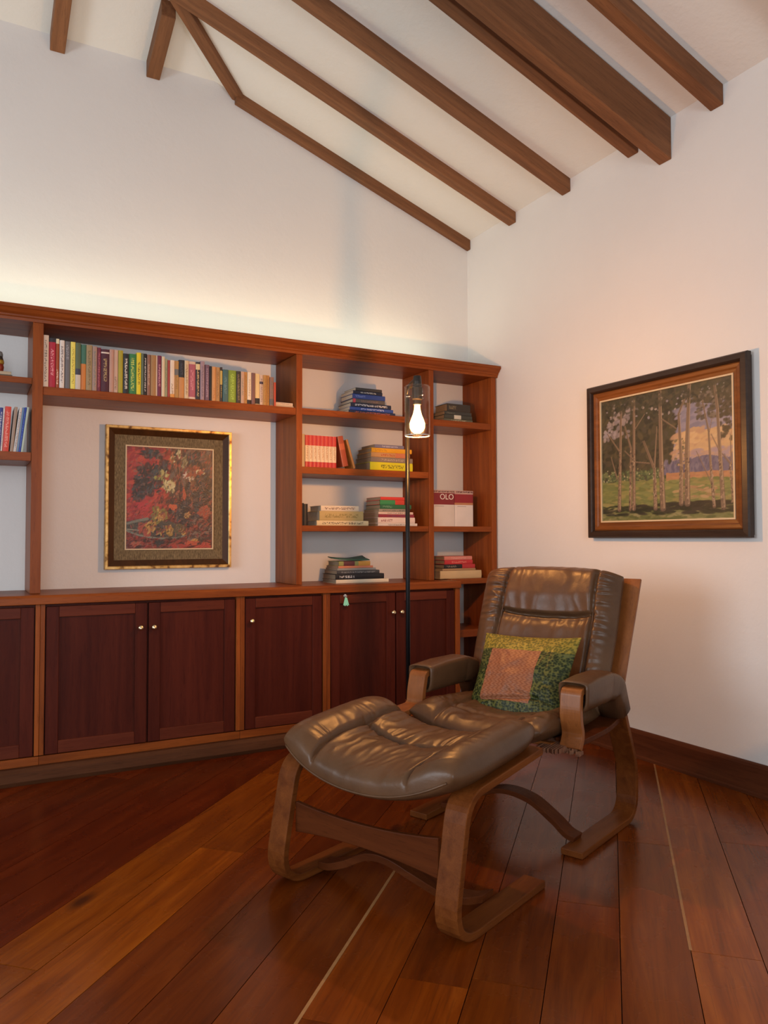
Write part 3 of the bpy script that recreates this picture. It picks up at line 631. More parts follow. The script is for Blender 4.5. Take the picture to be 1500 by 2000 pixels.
stack(.885, [(-.4329, -.1103, .051, 'thick cream', '#cdb284', 'plain', '#000', (), .0, 0), (-.4149, -.1576, .014, 'tan', '#a8845c', 'plain', '#000', (), -.01, 0), (-.4013, -.1621, .026, 'black and red', '#1e1a1c', 'low', '#a09080', ((.58, 1, '#b43034'),), -.02, 0),
             (-.3984, -.1806, .028, 'bright red', '#bc2c30', 'title', '#d88070', (), -.02, 0), (-.4010, -.1851, .024, 'salmon-pink', '#cc7c6c', 'title', '#dca090', (), -.02, 0)],
      'lowest pile in the right bay', 'books piled on the lower shelf of the right bay', d=.17, pages=paper_d)

# ---------------------------------------------------------------- paintings
class Paint:
    def __init__(s, W, H, col, seed):
        s.W, s.H = W, H; s.a = np.zeros((H, W, 3)); s.a[:] = lin(col); s.r = np.random.RandomState(seed)
        s.X, s.Y = np.meshgrid((np.arange(W)+.5)/W, (np.arange(H)+.5)/H)
    def put(s, mask, col): m_ = mask[..., None]; s.a = s.a*(1-m_)+np.array(lin(col))*m_
    def poly(s, pts, col, soft=.01):
        inside = np.zeros((s.H, s.W), bool); n_ = len(pts)
        for i in range(n_):
            (x0, y0), (x1, y1) = pts[i], pts[(i+1) % n_]
            if y0 == y1: continue
            c = ((s.Y > min(y0, y1)) & (s.Y <= max(y0, y1))) & (s.X < x0+(s.Y-y0)/(y1-y0)*(x1-x0)); inside ^= c
        s.put(inside.astype(float), col)
    def line(s, pts, w0, w1, col, alpha=1.):
        L = sum(math.hypot(b[0]-a[0], b[1]-a[1]) for a, b in zip(pts, pts[1:])); acc = 0
        for a, b in zip(pts, pts[1:]):
            d = np.array([b[0]-a[0], b[1]-a[1]]); l2 = d@d; t = np.clip(((s.X-a[0])*d[0]+(s.Y-a[1])*d[1])/l2, 0, 1)
            dist = np.hypot(s.X-a[0]-t*d[0], s.Y-a[1]-t*d[1]); tt = (acc+t*math.sqrt(l2))/L; wd = (w0+(w1-w0)*tt)/2
            s.put(np.clip((wd-dist)*s.W+.5, 0, 1)*alpha, col); acc += math.sqrt(l2)
    def blob(s, cx, cy, rx, ry, col, ang=0., alpha=1., rag=.25):
        x = s.X-cx; y = s.Y-cy; c, q = math.cos(ang), math.sin(ang); u = (x*c+y*q)/rx; v = (-x*q+y*c)/ry
        th = np.arctan2(v, u); ph = s.r.rand(3)*6.3; rr = 1+rag*(np.sin(th*3+ph[0])*.5+np.sin(th*5+ph[1])*.35+np.sin(th*9+ph[2])*.25)
        s.put(np.clip((rr-np.hypot(u, v))*6, 0, 1)*alpha, col)
    def dabs(s, x0, x1, y0, y1, cols, n, sz, ang=0., jit=.6, asp=2.5, alpha=.85):
        for _ in range(n):
            cx, cy = s.r.uniform(x0, x1), s.r.uniform(y0, y1); k = sz*s.r.uniform(.5, 1.4); rad = k*asp*1.3
            i0, i1 = max(0, int((cx-rad)*s.W)), min(s.W, int((cx+rad)*s.W)+2); j0, j1 = max(0, int((cy-rad)*s.H)), min(s.H, int((cy+rad)*s.H)+2)
            if i1 <= i0 or j1 <= j0: continue
            a_ = ang+s.r.uniform(-jit, jit); c, q = math.cos(a_), math.sin(a_); X = s.X[j0:j1, i0:i1]-cx; Yy = s.Y[j0:j1, i0:i1]-cy
            u = (X*c+Yy*q)/(k*asp); v = (-X*q+Yy*c)/k; m_ = (np.clip((1-np.hypot(u, v))*3, 0, 1)*alpha)[..., None]
            col = np.array(lin(cols[s.r.randint(len(cols))])); s.a[j0:j1, i0:i1] = s.a[j0:j1, i0:i1]*(1-m_)+col*m_
    def mesh(s, name, origin, ux, uz, parent, relief=.0, rough=.5, seed=0, tone=1., sat=1.):
        g_ = s.a.mean(axis=2, keepdims=True); s.a = np.clip((g_+(s.a-g_)*sat)*tone, 0, 1)
        # relief: paint thickness along the outward normal
        W, H = s.W, s.H; ux = Vector(ux); uz = Vector(uz); nrm = ux.cross(uz).normalized()
        lum = s.a.mean(axis=2); nz = s.r.rand(H, W); hgt = (nz*.5+lum/lum.max()*.5)*relief
        xs = (np.arange(W)/(W-1)); ys = (np.arange(H)/(H-1)); GX, GY = np.meshgrid(xs, ys)
        co = np.array(origin)[None, None]+GX[..., None]*np.array(ux)+GY[..., None]*np.array(uz)+hgt[..., None]*np.array(nrm)
        idx = np.arange(W*H).reshape(H, W); f = np.stack([idx[:-1, :-1], idx[:-1, 1:], idx[1:, 1:], idx[1:, :-1]], -1).reshape(-1, 4)
        me = bpy.data.meshes.new(name); me.from_pydata(co.reshape(-1, 3).tolist(), [], f.tolist()); me.update()
        at = me.color_attributes.new('paint', 'FLOAT_COLOR', 'POINT'); cc = np.ones((W*H, 4), np.float32); cc[:, :3] = s.a.reshape(-1, 3); at.data.foreach_set('color', cc.ravel())
        t = NT('oil_paint'); a_ = t.n('ShaderNodeAttribute', attribute_name='paint'); tc = t.n('ShaderNodeTexCoord'); nn = t.n('ShaderNodeTexNoise', Scale=130., Detail=4.); t.l(tc.outputs['Object'], nn.inputs[0])
        t.l(a_.outputs['Color'], t.b.inputs['Base Color']); t.b.inputs['Roughness'].default_value = rough; t.bump(nn.outputs[0], .25, .001)
        me.materials.append(t.m); me.shade_smooth(); o = link(bpy.data.objects.new(name, me)); o.parent = parent; return o
def frame_ring(mb, prof, x0, x1, z0, z1, P):
    # prof: (inset from outer edge, height from wall) ; P maps (a, z, height) -> point. mitred frame
    n = len(prof); rings = []
    for (ins, h) in prof:
        rings.append([P(x0+ins, z0+ins, h), P(x1-ins, z0+ins, h), P(x1-ins, z1-ins, h), P(x0+ins, z1-ins, h)])
    v = [q for r_ in rings for q in r_]; f = []
    for i in range(n-1):
        for k in range(4): f.append((4*i+k, 4*i+(k+1) % 4, 4*i+4+(k+1) % 4, 4*i+4+k))
    mb.add(v, f); return mb

# left painting: flowers and fruit, on the back wall
pf = thing('flower_painting', 'framed oil painting of dark flowers and fruit on red, on the wall in the bookcase', 'painting', (-2.08, 0, .98))
PL = lambda a, z, h: (a+2.08, -h, z-.98)
gold = NT('worn_gold'); tc = gold.n('ShaderNodeTexCoord'); nn = gold.n('ShaderNodeTexNoise', Scale=28., Detail=5.); gold.l(tc.outputs['Object'], nn.inputs[0])
gold.l(gold.ramp(nn.outputs[0], [(.34, (.16, .07, .02)), (.46, (.62, .38, .11)), (.7, (.85, .60, .24))]), gold.b.inputs['Base Color']); gold.b.inputs['Metallic'].default_value = .55; gold.b.inputs['Roughness'].default_value = .35; gold = gold.m
linen = NT('linen_liner'); tc = linen.n('ShaderNodeTexCoord'); mp = linen.n('ShaderNodeMapping'); mp.inputs['Scale'].default_value = (260, 260, 60); linen.l(tc.outputs['Object'], mp.inputs[0]); nn = linen.n('ShaderNodeTexNoise', Scale=1., Detail=4.); linen.l(mp.outputs[0], nn.inputs[0])
linen.l(linen.ramp(nn.outputs[0], [(.3, (.085, .060, .028)), (.6, (.20, .15, .075)), (.75, (.30, .23, .12))]), linen.b.inputs['Base Color']); linen.b.inputs['Roughness'].default_value = .8; linen.bump(nn.outputs[0], .5, .002); linen = linen.m
cream = plain('cream_fillet', (.62, .50, .32), .45)
dkbr = wood('dark_slope', (.035, .014, .004), (.075, .030, .008), 'z', rough=.35)
x0, x1, z0, z1 = -2.434, -1.724, .979, 1.776
ob = frame_ring(MB(), [(0, .001), (0, .036), (.003, .042), (.014, .042), (.018, .038)], x0, x1, z0, z1, PL).build('gold_edge', gold, pf)
frame_ring(MB(), [(.018, .038), (.020, .036), (.050, .020)], x0, x1, z0, z1, PL).build('dark_slope', dkbr, pf)
frame_ring(MB(), [(.050, .020), (.106, .024)], x0, x1, z0, z1, PL).build('linen_liner', linen, pf)
frame_ring(MB(), [(.106, .024), (.106, .029), (.113, .029), (.113, .022)], x0, x1, z0, z1, PL).build('fillet', cream, pf)
W1, H1 = 190, 230
p = Paint(W1, H1, '#8a2e26', 3)
p.dabs(0, 1, 0, 1, ['#b03428', '#8c2820', '#6c2420', '#a04030', '#94302c', '#5c2824'], 900, .018, .9)
p.dabs(0, .42, .3, .98, ['#c03028', '#b02c30', '#c8442c', '#a01c2c', '#8c2030'], 340, .022, .5)
p.dabs(.5, 1, .35, 1, ['#5c4038', '#74503c', '#8a5c44', '#3c3030', '#a8604a', '#6a6058', '#4c3a34'], 700, .016, 1.2)
p.dabs(.3, 1, .08, .5, ['#3a2c30', '#50302c', '#7a3428', '#2c2c30', '#944030'], 420, .016, .8)
for cx, cy, rx, ry, an in ((.28, .93, .12, .05, -.1), (.25, .75, .15, .09, .3), (.38, .80, .1, .07, .6), (.2, .66, .12, .08, -.3), (.28, .62, .14, .08, .2), (.14, .55, .08, .08, 0), (.76, .90, .12, .06, .4), (.88, .72, .1, .12, .2), (.90, .58, .1, .1, 0), (.68, .48, .07, .2, .1), (.82, .45, .06, .16, -.1), (.62, .35, .06, .12, 0), (.75, .30, .1, .05, 0)):
    p.blob(cx, cy, rx, ry, '#26262c', an, .85, .5)
    p.dabs(cx-rx*.8, cx+rx*.8, cy-ry*.8, cy+ry*.8, ['#1e2026', '#343a42', '#4a4450', '#283038', '#5a4a4c', '#38505a'], 40, .012, an+.5)
p.line([(.10, .93), (.3, .92), (.5, .86), (.62, .62), (.60, .4)], .006, .016, '#4a2820', .8)
p.line([(.56, .98), (.6, .7), (.64, .45)], .008, .016, '#2a2424', .8)
for cx, cy, rx, ry, cl, an in ((.42, .74, .055, .03, '#b8b060', -.5), (.36, .70, .05, .015, '#98a048', .1), (.47, .64, .07, .05, '#c0b468', .2), (.50, .62, .05, .06, '#d0c488', .5), (.60, .945, .022, .035, '#d0c890', 0), (.66, .86, .03, .06, '#a09870', -.3), (.70, .74, .05, .025, '#d8c8b8', .2), (.75, .71, .03, .03, '#c8a890', 0), (.78, .77, .09, .05, '#94402c', .4), (.52, .89, .03, .06, '#c86838', .2), (.84, .78, .06, .03, '#b05038', -.5)):
    p.blob(cx, cy, rx, ry, cl, an, .95, .4); p.dabs(cx-rx, cx+rx, cy-ry, cy+ry, [cl, '#6a5c38', '#e0d8a0' if cl[1] in 'bcd' else cl], 14, .008, 1.)
p.blob(.66, .55, .02, .07, '#c0502c', .1, .9); p.blob(.53, .42, .055, .03, '#d05a28', -.15, .95); p.blob(.9, .38, .08, .06, '#b04830', 0, .8); p.blob(.20, .43, .09, .05, '#c42030', 0, .85)
p.poly([(0, .27), (.08, .285), (.28, .31), (.5, .28), (.72, .20), (.6, .11), (.35, .10), (.12, .14), (0, .19)], '#4a4a44')
p.line([(.02, .255), (.12, .28), (.24, .30)], .02, .03, '#7c8478'); p.line([(0, .19), (.14, .145), (.34, .112), (.58, .112), (.72, .16)], .018, .016, '#80887c'); p.line([(.02, .20), (.2, .185), (.3, .18)], .01, .01, '#9a9c8c')
for cx, cy, rx, ry, cl in ((.37, .34, .10, .085, '#8a8038'), (.40, .33, .05, .04, '#a86438'), (.23, .21, .10, .075, '#b04c38'), (.28, .23, .06, .05, '#c0903c'), (.49, .19, .045, .055, '#b89030'), (.38, .18, .06, .06, '#30343c'), (.62, .20, .08, .05, '#5c5840'), (.70, .34, .035, .03, '#b08850'), (.66, .18, .05, .035, '#6c2c30')):
    p.blob(cx, cy, rx, ry, cl, .2, .95, .3); p.dabs(cx-rx*.7, cx+rx*.7, cy-ry*.7, cy+ry*.7, [cl, '#d0a850', '#6c4a28', '#944030', '#4c4428'], 18, .010, 1.)
p.dabs(0, 1, 0, .11, ['#5c2420', '#7c2c24', '#3c2420', '#a03828'], 200, .016, .1, .4)
for cx, cy, rx, ry, cl in ((.11, .06, .06, .025, '#b85c40'), (.38, .07, .06, .03, '#2c3438'), (.60, .03, .12, .03, '#b03028'), (.76, .08, .08, .04, '#c85028'), (.80, .10, .05, .02, '#c89038'), (.90, .04, .09, .03, '#c03c28'), (.86, .1, .04, .03, '#3c3430')): p.blob(cx, cy, rx, ry, cl, .1, .9, .4)
p.dabs(.7, 1, .1, .3, ['#4c3c38', '#7a6a60', '#5a2c2c', '#8a4c3c'], 110, .012, .4)
p.dabs(0, 1, 0, 1, ['#2a2224', '#8a6a58', '#b04c38', '#5a3230', '#70605c', '#9c2c28'], 520, .007, .9, 1.2, 3, .6)
p.mesh('canvas', PL(x0+.112, z0+.106, .024), (x1-x0-.224, 0, 0), (0, 0, z1-z0-.218), pf, relief=.003, rough=.42, tone=.80, sat=.85)
# right painting: eucalyptus trees on the right wall (horizontal axis runs towards the camera, -y)
pt = thing('landscape_painting', 'framed landscape painting of tall slim trees in a meadow, on the right wall', 'painting', (0, -1.73, 1.147))
PR = lambda a, z, h: (-h, -a+1.73, z-1.147)
blk = wood('black_brown_frame', (.022, .013, .010), (.050, .030, .020), 'y', rough=.4)
org = wood('orange_brown_frame', (.16, .055, .014), (.30, .11, .028), 'y', rough=.35)
y0, y1, z0, z1 = 1.226, 2.236, 1.147, 1.986
frame_ring(MB(), [(.012, .0), (.012, .018), (0, .020), (0, .046), (.006, .054), (.030, .056), (.036, .050), (.040, .036)], y0, y1, z0, z1, PR).build('outer_frame', blk, pt)
frame_ring(MB(), [(.040, .036), (.046, .040), (.060, .038), (.068, .032), (.084, .030)], y0, y1, z0, z1, PR).build('inner_frame', org, pt)
frame_ring(MB(), [(.084, .030), (.084, .034), (.092, .034), (.092, .024)], y0, y1, z0, z1, PR).build('fillet', cream, pt)
W2, H2 = 300, 250
p = Paint(W2, H2, '#4a4a34', 5)
FO = ['#3c3c2a', '#4a4830', '#565038', '#34362a', '#605838', '#44482f', '#504c3c']
p.dabs(0, 1, .28, 1, FO, 1100, .016, 1.2, 1.2, 1.8)
p.poly([(.57, .42), (.60, .62), (.64, .78), (.73, .86), (.89, .81), (1, .74), (1, .42)], '#8a88a0')
p.dabs(.62, 1, .58, .82, ['#8484a0', '#9490a8', '#7c7c98', '#a09aa4'], 160, .018, .2, .5)
p.poly([(0.60, .43), (.611, .603), (.66, .65), (.73, .675), (.77, .672), (.80, .64), (.868, .601), (.93, .62), (1, .60), (1, .42)], '#c8a470')
p.dabs(.60, 1, .45, .64, ['#d0ac74', '#c8a070', '#dcb87c', '#c49a70', '#d8b070'], 200, .018, .3, .6)
p.dabs(.60, .98, .43, .50, ['#c4a080', '#b89884', '#a894a0'], 70, .016, 0, .3)
p.poly([(.50, .36), (.536, .417), (.697, .435), (.75, .455), (.83, .462), (.89, .446), (1, .42), (1, .33), (.50, .34)], '#6c6888')
p.dabs(.52, 1, .35, .44, ['#605c80', '#74708c', '#58587c', '#7c7890'], 120, .010, 1.5, .4)
p.dabs(.03, .26, .66, .90, ['#8c8488', '#9c9090', '#a89c98'], 46, .016, .6, 1.2, 1.4)
p.dabs(.0, 1, .80, .96, ['#a09890', '#9c94a0', '#b0a49c'], 70, .009, .6, 1.4, 1.3)
p.dabs(.03, .12, .68, .76, ['#9c98a4', '#a8a0a4'], 16, .012, .6, 1.2, 1.4)
p.dabs(.74, 1, .72, .92, ['#4c4a34', '#5c543c', '#7c7060'], 110, .013, .8, 1.2, 1.6); p.dabs(.9, 1, .55, .85, ['#44422e', '#585040'], 70, .012, .8, 1.2, 1.6)
p.dabs(.6, .67, .40, .60, ['#c8a070', '#8a7c50', '#d0b078', '#686848'], 40, .009, .8, 1.2, 1.4)
p.dabs(0, .52, .30, .40, ['#506840', '#5c7444', '#48603c', '#6c8048', '#788850'], 260, .010, .5, 1.2, 1.4)
p.dabs(0, .52, .31, .42, ['#a8b088', '#b0a858', '#c0c090', '#88985c'], 60, .005, .5, 1.2, 1.2)
p.poly([(0, .30), (.3, .315), (.515, .30), (1, .30), (1, -.1), (0, -.1)], '#78803c')
p.dabs(0, 1, .10, .31, ['#7c8840', '#8c9444', '#6c7c38', '#988f48', '#849048', '#748440', '#a09a50'], 600, .014, 0, .25, 3)
p.poly([(.53, .355), (.983, .335), (1, .31), (1, .285), (.80, .31), (.529, .297)], '#bc8450'); p.dabs(.54, .98, .305, .34, ['#c88c54', '#b87c4c', '#ac8850'], 60, .008, 0, .2, 3)
p.dabs(.6, .9, .15, .25, ['#b08858', '#c0a068', '#8c9448', '#a09454'], 60, .009, 0, .2, 3)
p.dabs(0, 1, 0, .10, ['#6c7838', '#7c8444', '#8a8c50', '#5c6830', '#9c9860'], 330, .012, 0, .25, 3)
for k_ in range(150):
    xx_ = p.r.rand(); yy_ = p.r.uniform(.045, .125); p.dabs(xx_-.01, xx_+.01, yy_-.004, yy_+.004, ['#2c3424', '#343a28', '#24301f', '#3c3a30'], 1, .011, 0, .15, 4)
p.dabs(.55, .95, .09, .13, ['#2c3024', '#343428'], 60, .010, 0, .15, 4)
TR = [([(0.151, 0.092), (0.165, 0.576), (0.174, 0.885)], 0.0318, 0.0127), ([(0.154, 0.567), (0.053, 0.723)], 0.0107, 0.0055), ([(0.135, 0.339), (0.083, 0.525)], 0.0107, 0.0044), ([(0.242, 0.089), (0.254, 0.575), (0.204, 0.76)], 0.0226, 0.0084), ([(0.273, 0.093), (0.279, 0.552), (0.285, 0.973)], 0.0304, 0.0143), ([(0.292, 0.726), (0.369, 0.83)], 0.0081, 0.0049), ([(0.446, 0.091), (0.441, 0.389), (0.356, 0.62)], 0.0323, 0.0079), ([(0.441, 0.399), (0.464, 0.718)], 0.0134, 0.0057), ([(0.403, 0.441), (0.293, 0.462), (0.202, 0.561)], 0.0078, 0.0052), ([(0.503, 0.088), (0.494, 0.431), (0.489, 0.998)], 0.0446, 0.017), ([(0.503, 0.769), (0.612, 0.676)], 0.0075, 0.0054), ([(0.638, 0.119), (0.644, 0.415), (0.628, 0.784), (0.669, 0.886)], 0.0353, 0.0106), ([(0.682, 0.117), (0.685, 0.502), (0.706, 0.988)], 0.0433, 0.0191), ([(0.865, 0.087), (0.845, 0.394), (0.836, 0.624), (0.794, 0.862)], 0.0226, 0.0067), ([(0.84, 0.623), (0.858, 0.708)], 0.0057, 0.0033), ([(0.847, 0.262), (0.75, 0.494)], 0.0065, 0.0034), ([(0.925, 0.076), (0.91, 0.43), (0.895, 0.771), (0.874, 0.986)], 0.033, 0.0113), ([(0.907, 0.474), (0.852, 0.604)], 0.0072, 0.0041), ([(0.989, 0.124), (0.972, 0.381), (0.923, 0.455)], 0.0215, 0.0063), ([(0.98, 0.371), (0.976, 0.585)], 0.0077, 0.0047)]
for P_, w0_, w1_ in TR:
    p.line(P_, w0_, w1_, '#6c5a48'); 
    p.line([(a_[0]-.12*w0_, a_[1]+.004) for a_ in P_], w0_*.55, w1_*.55, '#8a7258', .8); p.line([(a_[0]+.22*w0_, a_[1]+.006) for a_ in P_], w0_*.28, w1_*.3, '#b89c78', .75)
    if w0_ > .02:
        (ax, ay), (bx, by) = P_[0], P_[1]
        for q in range(16):
            t_ = q/16; p.dabs(ax+(bx-ax)*t_-w0_*.35, ax+(bx-ax)*t_+w0_*.3, ay+(by-ay)*t_-.01, ay+(by-ay)*t_+.012, ['#54443c', '#a88c6c', '#7c6450', '#b8a080'], 2, .005, 1.5, .4, 1.8)
p.dabs(0, 1, .86, 1, FO, 240, .012, 1.2, 1.2, 1.8, .7)
p.mesh('canvas', PR(y0+.090, z0+.090, .026), (0, -(y1-y0-.180), 0), (0, 0, z1-z0-.180), pt, relief=.001, rough=.5, tone=.80, sat=.78)

# ---------------------------------------------------------------- bent-ply armchair and ottoman
CO = Vector((-1.31, -2.01, 0)); CA = math.atan2(.38, .925)
def smooth_path(pts, n=10):
    # Catmull-Rom through 2-D / 3-D points
    P = [Vector(q) for q in pts]; P = [P[0]*2-P[1]]+P+[P[-1]*2-P[-2]]; out = []
    for i in range(1, len(P)-2):
        for k in range(n):
            t = k/n; a, b, c, d = P[i-1], P[i], P[i+1], P[i+2]
            out.append(.5*((2*b)+(-a+c)*t+(2*a-5*b+4*c-d)*t*t+(-a+3*b-3*c+d)*t**3))
    out.append(P[-2]); return out
def fillet(pts, n=7):
    # pts: (a, b, radius); rounds the corners of a 2-D polyline
    out = []
    for i, q in enumerate(pts):
        p_ = Vector(q[:2]); r = q[2] if len(q) > 2 else 0
        if r == 0 or i in (0, len(pts)-1): out.append(p_); continue
        a = (Vector(pts[i-1][:2])-p_); b = (Vector(pts[i+1][:2])-p_); an = a.angle(b); t = min(r/math.tan(an/2), a.length*.49, b.length*.49)
        A_, B_ = p_+a.normalized()*t, p_+b.normalized()*t
        for k in range(n+1):
            s_ = k/n; out.append(A_*(1-s_)**2+p_*2*s_*(1-s_)+B_*s_*s_)
    return out
def strip(path, t0, t1, th, plane='sz', ragged=False):
    """laminated strip: path is its centre line in (s,z); it is t0..t1 wide and th thick"""
    mb = MB(); n = len(path); v = []
    for i in range(n):
        d = (path[min(i+1, n-1)]-path[max(i-1, 0)]).normalized(); nr = Vector((-d.y, d.x))*th/2
        for q, tt in ((path[i]+nr, t0), (path[i]+nr, t1), (path[i]-nr, t1), (path[i]-nr, t0)):
            j = 0
            v.append((q.x, tt, q.y) if plane == 'sz' else (tt, q.x, q.y))
    f = []
    for i in range(n-1):
        for k in range(4): f.append((4*i+k, 4*i+(k+1) % 4, 4*i+4+(k+1) % 4, 4*i+4+k))
    f += [(3, 2, 1, 0), (4*n-4, 4*n-3, 4*n-2, 4*n-1)]
    return mb.add(v, f)
TH = .024
# --- pad: closed cushion from a grid; pos(u,v) gives mid point, normal; top/bottom thickness
def pad(name, mat, parent, nu, nv, pos, top, bot, disp=None, pu=4, pv=4, q=2.2, uvs=False):
    def sp(k, n): 
        a = -1+2*k/n; return math.sin(a*math.pi/2)*.55+a*.45
    V = []; F = []; UV = []
    e = lambda u, v: max(0., (1-abs(u)**pu)*(1-abs(v)**pv))**(1/q)
    for side in (0, 1):
        for j in range(nv+1):
            for i in range(nu+1):
                u, v = sp(i, nu), sp(j, nv); P, N = pos(u, v); ee = e(u, v)
                if side == 0:
                    h = top(u, v)*ee + (disp(u, v)*min(1, ee*1.3) if disp else 0)
                else: h = -bot(u, v)*ee
                V.append(P+N*h); UV.append((u, v))
    W = nu+1; H = W*(nv+1)
    for j in range(nv):
        for i in range(nu):
            a = j*W+i; F.append((a, a+1, a+W+1, a+W)); F.append((H+a, H+a+W, H+a+W+1, H+a+1))
    mb = MB().add(V, F)
    me = bpy.data.meshes.new(name); me.from_pydata(mb.v, [], mb.f); me.materials.append(mat)
    if uvs:
        ul = me.uv_layers.new(name='uv'); 
        for lp in me.loops: a, b = UV[lp.vertex_index]; ul.data[lp.index].uv = (a*.5+.5, b*.5+.5)
    bm = bmesh.new(); bm.from_mesh(me); bmesh.ops.remove_doubles(bm, verts=bm.verts, dist=1e-5); bmesh.ops.recalc_face_normals(bm, faces=bm.faces); bm.to_mesh(me); bm.free()
    me.shade_smooth(); o = link(bpy.data.objects.new(name, me)); o.parent = parent; return o
N3 = lambda x, y, z=0.: mnoise.noise(Vector((x, y, z)))
gauss = lambda x, w_: math.exp(-(x/w_)**2)
def wr(x, y, fx, fy, seed):        # ridged wrinkle noise
    n_ = N3(x*fx+.6*N3(x*3, y*3, seed+5), y*fy+.6*N3(x*3, y*3, seed+9), seed); return 1-abs(n_)*2.4

# ---- ottoman
ot = thing('ottoman', 'brown leather ottoman on a bent-wood frame in front of the armchair', 'ottoman', CO, CA)
def side_frame(t0, t1, sx, parent):
    pth = fillet([(-.283+sx, .447), (-.722+sx, .405, .10), (-.806+sx, .012, .105), (-.275+sx, .013)], 9)
    o = strip(pth, t0, t1, TH).build('side_frame', M['bent_s'], parent, bevel=.003); return o
side_frame(-.373, -.295, 0, ot); side_frame(.285, .363, -.03, ot)
# curved front stretcher board
def board_t(ts, zs_top, zs_bot, s_front, th, n=24):
    mb = MB(); v = []; 
    for i in range(n+1):
        t = ts[0]+(ts[1]-ts[0])*i/n; k = (2*i/n-1); zt = zs_top[0]+(zs_top[2]-zs_top[0])*i/n-(zs_top[1])*(1-k*k); zb_ = zs_bot[0]+(zs_bot[2]-zs_bot[0])*i/n+zs_bot[1]*(1-k*k)
        s0 = s_front[0]+s_front[1]*(1-k*k)
        for q in ((s0, t, zb_), (s0+th, t, zb_), (s0+th, t, zt), (s0, t, zt)): v.append(q)
    f = []
    for i in range(n):
        for k in range(4): f.append((4*i+k, 4*i+(k+1) % 4, 4*i+4+(k+1) % 4, 4*i+4+k))
    f += [(3, 2, 1, 0), (4*n, 4*n+1, 4*n+2, 4*n+3)]; return mb.add(v, f)
board_t((-.294, .284), (.292, .020, .275), (.175, .018, .175), (-.774, .0), .016).build('front_stretcher', M['bent_t'], ot, bevel=.003)
# arched floor bar joining the feet (strip in the t-z plane)
bar = smooth_path([(.284, .030), (.24, .034), (.17, .060), (.08, .105), (0, .112), (-.10, .088), (-.20, .050), (-.26, .036), (-.292, .033)], 6)
mb = MB(); v = []
for i, q in enumerate(bar):
    d = (bar[min(i+1, len(bar)-1)]-bar[max(i-1, 0)]).normalized(); nr = Vector((-d.y, d.x))*.012
    k = i/(len(bar)-1); s0 = -.665+.02*k+.11*max(0, (k-.6)/.4)**1.5
    for (pt_, ss) in ((q+nr, s0), (q+nr, s0+.065), (q-nr, s0+.065), (q-nr, s0)): v.append((ss, pt_.x, pt_.y))
f = []
for i in range(len(bar)-1):
    for k in range(4): f.append((4*i+k, 4*i+(k+1) % 4, 4*i+4+(k+1) % 4, 4*i+4+k))
f += [(3, 2, 1, 0), tuple(range(len(v)-4, len(v)))]
mb.add(v, f).build('floor_bar', M['bent_t'], ot, bevel=.002)
# canvas-like plywood sling under the cushion, and the cushion
OH, OD, OC = .372, .272, -.528
def opos(u, v):
    # hammock: sags in the middle; sides curl up on the rails
    uu = u*(1-.075*v**4); vv = v*(1-.11*u**4)
    t = uu*OH; s = OC+vv*OD+.0*u
    z = .418+.020*(u*u)+.055*abs(u)**2.2-.036*(1-u*u)*1.0 + .022*v
    z += .014*max(0, -v)**2*(1-u*u)
    nrm = Vector((.0, -u*.25, 1)).normalized()
    return Vector((s, t, z)), nrm
def odisp(u, v):
    d = 0
    su = .60+.04*v                                   # side seams
    for sg in (-1, 1): d -= .022*gauss(u*sg-su, .022)
    inside = 1/(1+math.exp((abs(u)-su)*30))
    sv = .10+.10*u*u-.05*math.cos(u*3)              # middle seam across
    d -= .024*gauss(v-sv, .036)*inside
    d -= .012*gauss(v-sv, .16)*inside
    a = abs(v-sv); 
    d += .0095*wr(u, v, 9.5, 1.1, 3.)*math.exp(-a*2.4)*inside
    d += .0035*wr(u+.3*v, v, 5, 2.0, 8.)*inside
    ed = 1-inside
    d += .0060*wr(u, v, 1.5, 6, 12.)*ed*math.exp(-abs(abs(u)-su-.05)*7)
    d += .002*N3(u*5, v*5, 2)
    return d
pad('cushion', M['leather'], ot, 190, 130, opos, lambda u, v: .074+.020*gauss(abs(u)-.80, .16)+.012*gauss(v+.35, .3)*(1-abs(u)), lambda u, v: .028+.018*u*u, odisp, 6, 5, 2.9)
# piping along the front lower edge
pp = []
for k in range(61):
    u = -1+2*k/60; P_, N_ = opos(u*.94, -.985); pp.append(P_-N_*.006+Vector((-.004, 0, 0)))
MB().tube(pp, .0035, 8).build('piping', M['leather'], ot, smooth=True)

